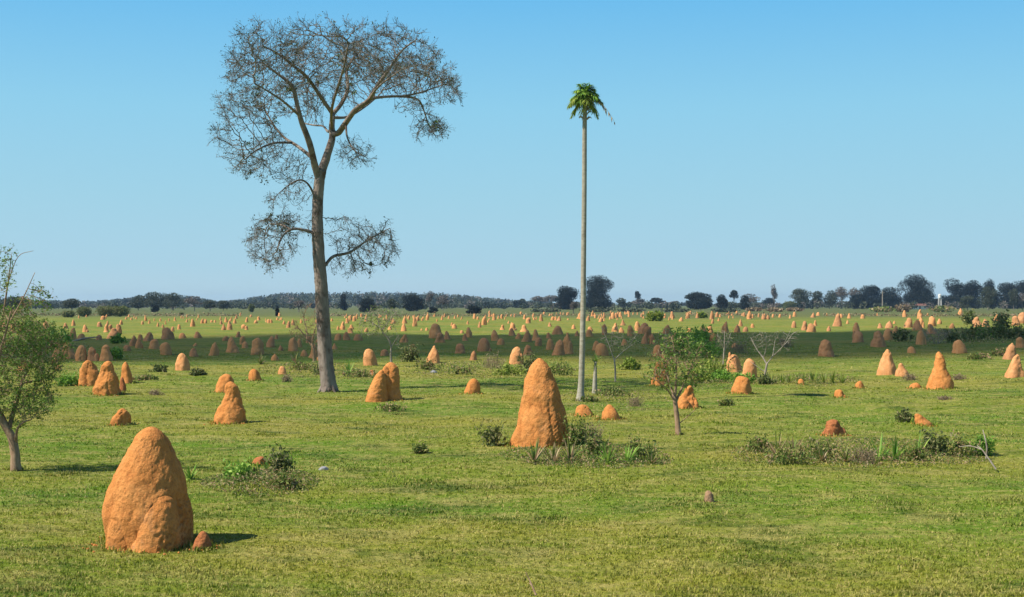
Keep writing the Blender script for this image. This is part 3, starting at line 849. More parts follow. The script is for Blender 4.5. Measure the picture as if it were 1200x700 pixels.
    # crown envelope: flattened clouds of tips (x, y, rx, ry, rdepth m, depth m, count, underside cut)
    CL = [(292, 165, 40, 46, 2.6, 0, 300), (285, 130, 28, 30, 2, -1, 120), (318, 98, 52, 38, 3.2, -1.5, 330), (322, 110, 48, 40, 2.6, 3.4, 200),
          (385, 70, 66, 32, 3.2, 1.6, 420), (395, 75, 66, 32, 2.8, -4, 300), (425, 84, 56, 40, 2.2, 5.2, 200), (340, 84, 46, 40, 2.4, -4.6, 180),
          (462, 70, 58, 32, 3, -1.5, 340), (478, 82, 48, 34, 2.4, 2.6, 220), (510, 104, 32, 38, 2.6, .8, 260), (470, 104, 46, 20, 2.2, -4.6, 130),
          (500, 150, 26, 21, 1.4, 1.2, 170), (480, 128, 26, 14, 1.2, .6, 60), (375, 108, 44, 30, 3.4, 0, 120), (420, 182, 22, 17, 1.2, -1.2, 70), (330, 196, 34, 20, 1.4, .5, 70),
          (322, 284, 28, 34, 1.8, -.5, 230), (348, 262, 24, 14, 1.2, .3, 60), (432, 286, 33, 33, 1.7, 1.2, 230), (402, 268, 20, 18, 1.2, .4, 60), (400, 312, 22, 12, 1, 1, 30),
          (342, 232, 24, 16, 1.1, -1, 70)]
    A = []
    for (x, y, rx, ry, rd, dep, n_) in CL:
        v = norm(q.randn(n_, 3)); rr = q.uniform(0.45, 1.05, n_) ** 0.6
        if y < 160: v[:, 2] = np.where(v[:, 2] < -0.3, v[:, 2] * -0.6, v[:, 2])
        v = v * rr[:, None]
        for a_, b_, c_ in v: A.append(L(x + a_ * rx, y - c_ * ry, dep + b_ * rd))
    A = np.array(A)
    A = A + q.randn(*A.shape) * .06
    nodes, parents = colonize(A, seeds, par, 0.17, 2.6, 0.22, iters=70, jit=.28, q=q)
    ns = len(seeds)
    rad, ch = pipe_radii(parents, 0.0085, 2.3, ns)
    g = Geo()
    idx = np.arange(ns, len(nodes)); pp = parents[idx]
    ra = np.minimum(np.maximum(rad[pp], rad[idx]), 0.06); rb = np.minimum(rad[idx], 0.06)
    ra = np.where(pp < ns, rb, ra)
    segs(g, nodes[pp], nodes[idx], ra, rb, 4, mi=0)
    # finest twigs at and near the tips
    thin = idx[rad[idx] < 0.02]
    n_t = 15000
    wgt = np.clip(.9 + Noise3(88, 9)(nodes[thin], .42), .15, 3); wgt /= wgt.sum()      # twigs gather in clumps
    k = q.choice(thin, n_t, p=wgt); O = nodes[k] + q.randn(n_t, 3) * .03
    out_ = norm(O - L(385, 190)) 
    dd = norm(norm(nodes[k] - nodes[parents[k]]) * .7 + q.randn(n_t, 3) * .7 + out_ * .35 + [0, 0, -.1])
    ln = q.uniform(.16, .42, n_t)
    E = O + dd * ln[:, None]
    segs(g, O, E, .0070, .0045, 3, mi=0)
    m_ = 9000
    kk = q.choice(n_t, m_); O2 = O[kk] + (E[kk] - O[kk]) * q.uniform(.3, 1, (m_, 1)); d2 = norm(dd[kk] + q.randn(m_, 3) * .8)
    segs(g, O2, O2 + d2 * q.uniform(.08, .22, (m_, 1)), .0052, .004, 3, mi=0)
    # sparse leaves and pods, denser in a few fresh clumps
    nl = 9500
    kl = q.choice(n_t, nl)
    LP = E[kl] + q.randn(nl, 3) * .05
    leaves(g, LP, q.uniform(.055, .12, nl), .5, -0.3, q.uniform(0, .9, nl), 1, q)
    for (x, y, r_, n_) in ((296, 104, 12, 150), (340, 123, 11, 130), (396, 70, 8, 90), (363, 98, 5, 40), (352, 88, 5, 40), (318, 262, 18, 220), (336, 266, 10, 120), (290, 170, 14, 90), (345, 116, 10, 50), (300, 205, 14, 90), (436, 325, 5, 50), (448, 308, 5, 40), (509, 145, 8, 60), (330, 40, 8, 50), (420, 100, 14, 80)):
        C_ = np.array([L(x, y, q.uniform(-1, 1)) for _ in range(n_)]) + q.randn(n_, 3) * r_ * s * .5
        dn = np.linalg.norm(C_[:, None] - E[None, ::5], axis=2)
        C_ = C_ * .06 + E[::5][dn.argmin(1)] * .94 + q.randn(n_, 3) * .05
        leaves(g, C_, q.uniform(.08, .15, n_), .55, 0, q.uniform(.3, 1, n_) if y < 200 else q.uniform(0, .6, n_), 1, q)
    g.build("crown", parent=root, mats=[m_twig, m_crown_tree])
    print("big tree nodes", len(nodes))
big_tree()

# ------------------------------------------------------------------ the tall palm
def palm():
    D = dist_of(469); s = D / FPX
    rl = W(681, 469, D); rl[2] = float(gz(rl[0], rl[1]))
    root = empty("palm_tree", tuple(rl), "very tall slim palm with a small green tuft of fronds on top", "palm tree")
    L = lambda x, y, dep=0: W(x, y, D, dep) - rl
    tg = Geo()
    P = np.array([L(680.5, 472), L(680.5, 460), L(681.5, 440), L(683, 380), L(684, 300), L(684.8, 220), L(685.2, 150), L(685.8, 115)])
    tube(tg, P, np.array([6.5, 4.2, 3.5, 3.2, 3.0, 2.8, 2.6, 2.2]) * s, n=14, per=10, rough=.02, seed=2)
    # old leaf bases under the crown
    q = np.random.RandomState(4)
    top = L(686, 114)
    for k in range(16):
        a = q.uniform(0, 2 * pi); z = -q.uniform(.0, .95)
        p0 = top + [cos(a) * .08, sin(a) * .08, z]
        tube(tg, np.array([p0, p0 + [cos(a) * .12, sin(a) * .12, .10], p0 + [cos(a) * .2, sin(a) * .2, .04]]), [.035, .028, .01], n=5, per=2)
    tg.build("trunk", m_palm, root, smooth=True)
    def frond(a, el, ln, droop, mat, dens=26, tilt=0):
        g = Geo(); n = 12
        t = np.linspace(0, 1, n)
        h = ln * (t * cos(el)) ; z = ln * (t * sin(el)) - droop * t ** 2
        C = top + np.stack([h * cos(a), h * sin(a), z], 1) + [0, 0, 0.0]
        segs(g, C[:-1], C[1:], .016 * (1 - t[:-1] * .7), .016 * (1 - t[1:] * .7), 4, a=.7)
        m = dens * 2
        tt = np.repeat(np.linspace(.30, 1, dens), 2); sd = np.tile([1, -1], dens)
        O = np.stack([np.interp(tt, t, C[:, k]) for k in range(3)], 1)
        tan_ = norm(np.stack([np.interp(tt, t, np.gradient(C[:, k])) for k in range(3)], 1))
        side = norm(np.cross(tan_, [0, 0, 1]))
        dl = norm(side * sd[:, None] * .75 + tan_ * .75 + [0, 0, -.35] + q.randn(m, 3) * .22)
        ll = .44 * np.sin(np.clip(tt, 0, 1) * pi * .8 + .35) * q.uniform(.7, 1.1, m)
        E = O + dl * ll[:, None]; E[:, 2] -= ll * .25
        M = (O + E) / 2 + [0, 0, .02]
        w = norm(np.cross(dl, [0, 0, 1])) * .024
        V = np.stack([O - w * .6, O + w * .6, M + w, E, M - w], 1)
        Vq = np.concatenate([V.reshape(-1, 3)])
        b_ = (np.arange(m) * 5)[:, None]
        g.add(Vq, [np.concatenate([b_ + [0, 1, 2, 4]]), np.concatenate([b_ + [4, 2, 3]])], np.repeat(q.rand(m), 5))
        g.build("frond", mat, root)
    for k in range(26):
        a = k * 2.399 + q.uniform(-.2, .2); u = k / 26
        frond(a, radians(82 - 58 * u) , q.uniform(.68, .92), .25 + .6 * u, m_leaf_fresh if k < 22 else m_leaf_yel)
    for a, ln, dr in ((-.3, 1.25, 1.3),):
        frond(a, radians(10), ln, dr, m_leaf_dry, 8)
    for k in range(5):
        frond(k * 1.3 + .4, radians(-10), .6, .7, m_leaf_yel, 16)
palm()

# ------------------------------------------------------------------ small trees and shrubs grown from a traced stem
def grown_shrub(name, base, D, stems, clusters, label, cat, bark_m, leaf_m=None, step=.09, kill=.13, infl=1.2, tip=.004, nleaf=0, lsize=(.03, .06),
                twigs=0, tw_len=(.06, .18), tw_r=.003, group=None, seed=1, stem_n=8, jit=.25, kill_up=0):
    s = D / FPX
    rl = W(base[0], base[1], D); rl[2] = float(gz(rl[0], rl[1]))
    root = empty(name, tuple(rl), label, cat, group)
    q = np.random.RandomState(seed)
    L = lambda x, y, dep=0: W(x, y, D, dep) - rl
    tg = Geo(); seeds = []
    for li, (pts, rad) in enumerate(stems):
        P = np.array([L(*(tuple(p) + (0,))[:3]) for p in pts])
        C, r = tube(tg, P, np.array(rad) * s * (.62 if bark_m is m_pale else 1), n=stem_n, per=5, rough=.07, seed=seed + li)
        seeds += list(C[len(C) // 3:])
    tg.build("trunk", bark_m, root, smooth=True)
    A = []
    for (x, y, rx, ry, rd, dep, n_) in clusters:
        v = norm(q.randn(n_, 3)) * (q.uniform(.3, 1, n_) ** .5)[:, None]
        for a_, b_, c_ in v: A.append(L(x + a_ * rx, y - c_ * ry, dep + b_ * rd))
    nodes, parents = colonize(np.array(A), seeds, [-1] * len(seeds), step, infl, kill, iters=60, jit=jit, q=q)
    ns = len(seeds)
    rad, ch = pipe_radii(parents, tip, 2.3, ns)
    g = Geo()
    idx = np.arange(ns, len(nodes)); pp = parents[idx]
    rb = np.minimum(rad[idx], .03); ra = np.where(pp < ns, rb, np.minimum(rad[pp], .03))
    segs(g, nodes[pp], nodes[idx], ra, rb, 4)
    E = nodes[idx]
    if twigs:
        k = q.choice(idx, twigs); O = nodes[k]
        dd = norm(norm(nodes[k] - nodes[parents[k]]) + q.randn(twigs, 3) * .7)
        E = O + dd * q.uniform(tw_len[0], tw_len[1], (twigs, 1))
        segs(g, O, E, tw_r, tw_r * .7, 3)
    if nleaf:
        k = q.choice(len(E), nleaf)
        cl = q.rand(len(E))
        leaves(g, E[k] + q.randn(nleaf, 3) * .03, q.uniform(lsize[0], lsize[1], nleaf), .42, -.1, np.clip(cl[k] * .5 + q.rand(nleaf) * .5, 0, 1), 1, q)
    g.build("crown", parent=root, mats=[bark_m, leaf_m or m_leaf_olive])
    return root

# leafy tree cut by the left edge
grown_shrub("leafy_tree", (18.5, 549), dist_of(549),
    [([(19, 551), (18, 530), (14, 512), (6, 498), (-3, 480), (-12, 462), (-20, 440)], [6.5, 5.2, 4.8, 4.4, 4, 3.4, 2.6]),
     ([(10, 505), (12, 485, .2), (17, 462, .3), (22, 440, .4), (34, 420, .5), (52, 405, .5)], [3, 2.5, 2.1, 1.7, 1.3, .8]),
     ([(19, 520), (24, 503, -.2), (33, 494, -.3), (44, 490, -.4)], [1.8, 1.5, 1.1, .7]),
     ([(-8, 470), (2, 445, -.3), (8, 420, -.5), (18, 390, -.6), (26, 365, -.7)], [2.6, 2.2, 1.8, 1.2, .8]),
     ([(-14, 455), (-16, 420, .3), (-8, 380, .5), (-2, 330, .6), (2, 298, .6)], [2.4, 1.8, 1.3, .8, .4]),
     ([(-20, 440), (-40, 415, 0), (-60, 390, 0)], [2.2, 1.6, 1]),
     ([(20, 450, .3), (40, 446, .6), (60, 430, .8)], [1.3, 1, .6]),
     ([(24, 375, -.6), (36, 350, -.5), (48, 320, -.4)], [.9, .6, .35]),
     ([(-2, 330, .6), (12, 300, .5), (30, 293, .5)], [.6, .4, .25])],
    [(20, 440, 48, 42, .9, 0, 420), (45, 410, 30, 34, .7, .3, 260), (-20, 420, 50, 50, 1.0, 0, 300), (22, 388, 40, 24, .7, -.2, 130), (40, 470, 30, 24, .5, 0, 110),
     (-5, 350, 30, 30, .6, .3, 36), (48, 350, 18, 22, .4, -.3, 34), (60, 352, 6, 6, .15, -.3, 40), (0, 305, 14, 22, .4, .4, 22), (28, 480, 34, 14, .5, 0, 60), (10, 372, 34, 14, .6, 0, 90)],
    "leafy thin branched tree cut off by the left picture edge", "tree", m_brownwood, m_leaf_olive, step=.085, kill=.11, infl=1.1, tip=.0042,
    nleaf=14000, lsize=(.04, .085), twigs=4500, tw_len=(.05, .2), tw_r=.003, seed=12)

# leafy sapling in the middle
grown_shrub("sapling", (795, 508), dist_of(508),
    [([(795, 511), (794, 495), (792, 478), (790, 464)], [3.6, 3.0, 2.8, 2.6]),
     ([(790, 466), (784, 445, .1), (778, 425, .2), (772, 410, .2)], [1.6, 1.2, .9, .5]),
     ([(791, 466), (792, 440, -.1), (790, 415, -.2), (786, 395, -.2)], [1.7, 1.3, .9, .5]),
     ([(792, 470), (802, 450, .1), (811, 430, .2), (822, 415, .3)], [1.5, 1.1, .8, .5]),
     ([(790, 470), (780, 455, -.2), (766, 444, -.3)], [1.1, .8, .4]),
     ([(794, 498), (806, 488, 0), (817, 478, 0)], [.7, .5, .3])],
    [(790, 430, 34, 31, .7, 0, 150), (775, 430, 20, 20, .5, 0, 60), (808, 430, 24, 22, .5, .1, 70), (790, 402, 24, 16, .4, 0, 70), (822, 412, 10, 10, .3, 0, 24), (765, 440, 8, 8, .3, 0, 20)],
    "slender leafy sapling with a pinkish trunk before two orange mounds", "tree", m_brownwood, m_leaf_olive, step=.07, kill=.10, infl=1, tip=.005,
    nleaf=1700, lsize=(.055, .13), twigs=900, tw_r=.004, seed=21)

# bleached bare shrub on the right
grown_shrub("bare_shrub", (897, 440), dist_of(441),
    [([(896, 442), (898, 430), (899, 426)], [2.2, 2, 1.8]),
     ([(898.6, 427), (894, 418, .2), (890, 412, .4), (886, 404, .6), (883, 396, .8)], [1.5, 1.2, .9, .7, .4]),
     ([(895, 419), (897, 408, -.2), (896, 400, -.4), (891, 389, -.6)], [1, .8, .6, .4]),
     ([(899, 426), (905, 418, 0), (907, 410, .1), (909, 400, .2)], [1.3, 1, .7, .4]),
     ([(904, 419), (915, 407, -.3), (919, 398, -.5), (924, 385, -.7)], [1.1, .8, .6, .35]),
     ([(916, 406, -.3), (924, 400, .2), (932, 391, .5), (943, 387, .8)], [.9, .6, .5, .3]),
     ([(896, 436), (888, 430, .1), (880, 424, .3)], [.8, .6, .3])],
    [(892, 400, 14, 14, .8, .2, 90), (912, 400, 16, 16, .8, -.2, 90), (932, 395, 10, 7, .4, .4, 20)],
    "bleached white leafless shrub forking low beside a smooth mound", "shrub", m_pale, m_leaf_dry, step=.09, kill=.16, infl=1.2, tip=.0055,
    nleaf=120, lsize=(.04, .08), twigs=260, tw_r=.005, seed=31)

# thin bare saplings
grown_shrub("bare_sapling", (721, 446), dist_of(446),
    [([(721, 448), (721, 435), (720, 422)], [2, 1.7, 1.5]), ([(720, 423), (714, 405, .1), (708, 390, .2), (704, 380, .3)], [1.1, .8, .6, .4]),
     ([(720, 422), (728, 414, 0), (737, 407, 0)], [1.1, .9, .6]), ([(736, 408), (744, 396, .2), (752, 386, .3)], [.6, .4, .3]), ([(719, 412), (716, 396, -.3), (720, 384, -.4)], [.8, .5, .3])],
    [(716, 395, 16, 14, .8, 0, 90), (735, 397, 16, 14, .7, 0, 80)],
    "forked pale bare sapling right of the palm in front of mounds", "tree", m_pale, m_leaf_olive, step=.1, kill=.18, infl=1.3, tip=.006, nleaf=260, lsize=(.05, .1), twigs=300, tw_r=.006, seed=41)
grown_shrub("bare_sapling", (458, 427), dist_of(428),
    [([(459, 429), (458, 418), (458, 405), (454, 396), (448, 390)], [2.6, 2, 1.8, 1.5, 1.2]), ([(449, 390), (444, 382, .2), (442, 372, .3)], [1.2, .9, .6]),
     ([(447, 388), (458, 374, -.3), (468, 362, -.5)], [.9, .7, .4]), ([(458, 408), (464, 398, 0), (468, 392, 0)], [.9, .6, .4]), ([(445, 384), (432, 376, 0), (424, 372, 0)], [.9, .6, .4])],
    [(446, 374, 22, 16, 1.3, 0, 200), (438, 384, 22, 12, 1, 0, 90), (462, 370, 12, 10, .6, 0, 50), (462, 398, 10, 10, .5, 0, 24)],
    "crooked small tree with thin grey green crown behind the twin peaked mound", "tree", m_pale, m_leaf_olive, step=.13, kill=.22, infl=1.8, tip=.007, nleaf=1300, lsize=(.06, .13), twigs=900, tw_r=.006, tw_len=(.1, .3), seed=51)
grown_shrub("bare_shrub", (368, 424), dist_of(424),
    [([(368, 426), (368, 412), (366, 402)], [1.8, 1.5, 1.3]), ([(367, 408), (360, 398, .1), (352, 388, .2), (345, 382, .3)], [1.2, 1, .7, .4]),
     ([(366, 404), (368, 392, -.2), (372, 380, -.3)], [1, .7, .4]), ([(360, 398), (358, 385, .3), (354, 372, .4)], [.8, .6, .4]), ([(368, 410), (374, 402, .1), (380, 396, .1)], [.9, .6, .4])],
    [(358, 385, 20, 18, 1.3, 0, 170), (364, 368, 14, 14, .8, 0, 60), (370, 396, 12, 10, .8, 0, 50)],
    "brownish leafless shrub partly behind the tall tree's trunk on its left", "shrub", m_brownwood, m_leaf_dry, step=.13, kill=.22, infl=1.8, tip=.008, nleaf=260, lsize=(.06, .1), twigs=600, tw_r=.007, tw_len=(.12, .35), seed=61)
grown_shrub("bare_sapling", (847, 433), dist_of(433),
    [([(847, 435), (848, 418), (849, 400), (849, 388)], [1.6, 1.3, 1.0, .6]), ([(848, 415), (853, 402, .1), (857, 390, .2)], [.8, .6, .4]), ([(848, 408), (843, 398, -.1), (840, 390, -.1)], [.7, .5, .3])],
    [(849, 396, 12, 14, .8, 0, 70)],
    "thin white leafless sapling left of the rugged mound in green shrubs", "tree", m_pale, m_leaf_olive, step=.12, kill=.2, infl=1.5, tip=.006, nleaf=150, lsize=(.05, .1), twigs=150, tw_r=.006, seed=71)
grown_shrub("bare_sapling", (781, 420), dist_of(420),
    [([(781, 421), (781, 405), (780, 388)], [1.2, 1.0, .6]), ([(781, 405), (776, 396, .1), (772, 388, .1)], [.6, .5, .3])],
    [(779, 392, 9, 10, .6, 0, 40)],
    "thin pale stem standing in shadow above the leafy sapling", "tree", m_pale, m_leaf_olive, step=.12, kill=.2, infl=1.5, tip=.006, nleaf=260, lsize=(.07, .12), twigs=90, tw_r=.006, seed=73)
grown_shrub("dry_shrub", (1098, 405), dist_of(406),
    [([(1098, 407), (1092, 396), (1085, 386)], [1, .8, .4]), ([(1098, 406), (1100, 394), (1096, 384)], [1, .7, .4]), ([(1098, 405), (1106, 396), (1112, 388)], [.9, .6, .3])],
    [(1092, 392, 18, 10, 1.2, 0, 110), (1104, 394, 12, 10, 1, 0, 60)],
    "grey leafless shrub in front of shaded mounds above the pointed mound", "shrub", m_pale, m_leaf_dry, step=.18, kill=.3, infl=2.4, tip=.008, nleaf=500, lsize=(.08, .16), twigs=500, tw_len=(.15, .4), tw_r=.008, seed=81)

# ------------------------------------------------------------------ low plants
def rosette(g, c, r, h, n, q, w=.03, a=None, droop=.5):
    """arching strap leaves from one point"""
    th = q.uniform(0, 2 * pi, n); el = q.uniform(.35, 1.45, n); ln = q.uniform(.6, 1.0, n)
    t = np.array([0, .35, .7, 1.0])
    hh = (np.cos(el) * r * ln)[:, None] * t; zz = (np.sin(el) * h * ln)[:, None] * t - (droop * h * (1.3 - np.sin(el)))[:, None] * t ** 2.2 * .6
    P = np.stack([hh * np.cos(th)[:, None], hh * np.sin(th)[:, None], np.maximum(zz, .01)], -1) + c
    sd = np.stack([-np.sin(th), np.cos(th), np.zeros(n)], 1)[:, None, :] * (w * np.array([1, 1.1, .7, .08]))[None, :, None]
    V = np.stack([P - sd, P + sd], 2).reshape(-1, 3)
    b = (np.arange(n) * 8)[:, None]
    F = np.concatenate([b + [0, 1, 3, 2], b + [2, 3, 5, 4], b + [4, 5, 7, 6]])
    g.add(V, [F], np.repeat(q.rand(n) if a is None else np.clip(a + q.randn(n) * .1, 0, 1), 8))

def herb(g, c, rx, ry, h, nst, nlf, q, ls=(.04, .09), stem_a=.1, stems=True):
    """upright leafy stems filling a low mound of foliage"""
    u = q.randn(nst, 2) * .42
    O = np.stack([u[:, 0] * rx, u[:, 1] * ry, np.zeros(nst)], 1) + c
    fall = np.exp(-(u ** 2).sum(1) * 1.2)
    H = h * q.uniform(.45, 1.0, nst) * (0.45 + .55 * fall)
    T = O + np.stack([q.randn(nst) * .25 * H, q.randn(nst) * .25 * H, H], 1)
    segs(g, O * 0 + c + [0, 0, .02], O + [0, 0, .02], .006, .004, 3, a=stem_a)
    if stems: segs(g, O, T, .005 + .006 * h, .003, 3, a=stem_a)
    k = q.randint(nst, size=nlf); t = q.uniform(.2, 1.05, nlf)[:, None] ** .7
    P = O[k] * (1 - t) + T[k] * t + q.randn(nlf, 3) * .05 * (.6 + h)
    P[:, 2] = np.maximum(P[:, 2], c[2] + .02)
    leaves(g, P, q.uniform(ls[0], ls[1], nlf), .5, .15, np.clip(q.rand(nst)[k] * .5 + q.rand(nlf) * .5, 0, 1), 0, q)

def plant(x, y, w, h, kind, label, name=None, cat=None, group=None, seed=None):
    """w, h in pixels at the plant's foot (x, y)"""
    D = dist_of(y); s = D / FPX; W_ = w * s; H_ = h * s
    seed = int(x * 7 + y * 3) if seed is None else seed
    q = np.random.RandomState(seed)
    X0 = (x - 600) * s; Y0 = D + W_ * .3
    g = Geo(); c0 = np.zeros(3); lk = max(1.0, D / 45)
    if kind == 'spiky':
        k = max(1, int(w / 14))
        for i_ in range(k):
            c = np.array([(i_ - (k - 1) / 2) * W_ / max(k, 1) + q.randn() * .1, q.randn() * .15 * W_ / k, 0])
            rosette(g, c, H_ * 1.25, H_ * 1.25, 30, q, .02 * lk, droop=.75)
        mat = m_leaf_fresh if q.rand() < .5 else m_leaf_mixed; name = name or "spiky_plant"; cat = cat or "plant"
    elif kind == 'yellow':
        k = max(1, int(w / 10))
        for i_ in range(k):
            c = np.array([(i_ - (k - 1) / 2) * W_ / k, q.randn() * .3, 0])
            rosette(g, c, H_ * 1.1, H_ * 1.2, 26, q, .018 * lk)
        mat = m_leaf_yel; name = name or "spiky_plant"; cat = cat or "plant"
    elif kind == 'weed':
        herb(g, c0, W_ / 2, W_ / 3, H_ * 1.1, 40, 420, q, (.05 * lk, .12 * lk)); mat = m_leaf_mixed; name = name or "leafy_weed"; cat = cat or "weed"
    elif kind == 'shrub':
        herb(g, c0, W_ / 2, W_ / 2.4, H_ * 1.15, 40, 650, q, (.06 * lk, .14 * lk)); mat = m_leaf_fresh; name = name or "green_shrub"; cat = cat or "shrub"
    elif kind == 'yshrub':
        herb(g, c0, W_ / 2, W_ / 2.4, H_ * 1.15, 40, 600, q, (.06 * lk, .14 * lk)); mat = m_leaf_yel; name = name or "green_shrub"; cat = cat or "shrub"
    elif kind == 'dark':
        herb(g, c0, W_ / 2, W_ / 2.4, H_ * 1.15, 34, 420, q, (.07 * lk, .15 * lk)); mat = m_leaf_shade; name = name or "dark_shrub"; cat = cat or "shrub"
    elif kind == 'dry':
        herb(g, c0, W_ / 2.2, W_ / 2.6, H_, 80, 380, q, (.03 * lk, .07 * lk), .8); mat = m_leaf_dry; name = name or "dry_shrub"; cat = cat or "shrub"
    o = g.build(name, mat, loc=(X0, Y0, float(gz(X0, Y0)) - .02))
    return tag(o, label, cat, group)

GW = "weeds at the foot of the tall central mound"
plant(578, 524, 24, 26, 'dark', "dark broad leaved weed at the left foot of the tall central mound", "leafy_weed", "weed", GW)
plant(650, 545, 46, 34, 'spiky', "bright strap leaved clump in front of the tall central mound's right foot", group=GW)
plant(678, 527, 30, 42, 'weed', "dark leafy weed hugging the right side of the tall central mound", group=GW)
plant(700, 541, 44, 34, 'weed', "broad brown green weed second from the tall central mound", group=GW)
plant(690, 520, 40, 30, 'dry', "dry pinkish twiggy weed behind the green ones right of the tall mound", "dry_weed", "weed", GW)
plant(727, 545, 36, 30, 'spiky', "strap leaved clump with reddish leaves amid weeds right of the tall mound", group=GW)
plant(752, 540, 40, 34, 'weed', "leafy weed mixed with reeds, rightmost by the central clump", group=GW)
plant(768, 546, 26, 22, 'spiky', "small spiky tuft at the right end of the central weed clump", group=GW)
GR = "weed clump at right in the pasture"
plant(893, 530, 34, 20, 'weed', "low leafy weed at the left end of the right hand clump", group=GR)
plant(922, 535, 40, 38, 'spiky', "big grey spiky plant standing up in the right hand clump", group=GR)
plant(930, 548, 48, 26, 'weed', "brownish broad weed in front of the grey spiky plant", group=GR)
plant(962, 540, 44, 28, 'weed', "leafy weed below the ragged broken mound", group=GR)
plant(982, 545, 40, 24, 'spiky', "dark green spiky plant right below the ragged broken mound", group=GR)
plant(1015, 544, 40, 24, 'dry', "dry thin weed between two spiky plants in the right clump", "dry_weed", "weed", GR)
plant(1052, 540, 50, 36, 'spiky', "tall reddish tipped spiky plant in the right hand clump", group=GR)
plant(1075, 541, 30, 22, 'weed', "small green weed beside the reddish tipped spiky plant", group=GR)
plant(1100, 533, 30, 30, 'dark', "dark bushy weed right of the reddish tipped spiky plant", "leafy_weed", "weed", GR)
plant(1132, 532, 44, 26, 'weed', "weed with red brown leaves left of the fallen pale branch", group=GR)
plant(1152, 530, 26, 24, 'shrub', "fresh green weed right behind the fallen pale branch", "leafy_weed", "weed", GR)
plant(1062, 494, 20, 16, 'dark', "dark tuft left of the fallen clay slab", "leafy_weed", "weed")
GL = "weed clump right of the largest mound"
plant(280, 563, 44, 26, 'shrub', "green weed behind grass blades right of the largest mound", "leafy_weed", "weed", GL)
plant(325, 556, 34, 30, 'dark', "dark leafy weed beside the flat red clay lump", "leafy_weed", "weed", GL)
plant(332, 576, 40, 20, 'weed', "low brownish weed nearest below the flat red clay lump", group=GL)
plant(222, 560, 26, 22, 'spiky', "pale strap leaved tuft behind the largest mound's right side", group=GL)
plant(299, 560, 28, 20, 'spiky', "thin long bladed tuft among the weeds below the red clay lump", group=GL)
plant(492, 531, 22, 12, 'weed', "small lone weed in the open grass below the twin peaked mound")
plant(455, 478, 34, 10, 'weed', "low weed strip at the foot of the twin peaked mound")
GM = "shrubs beside the shadow in the middle plain"
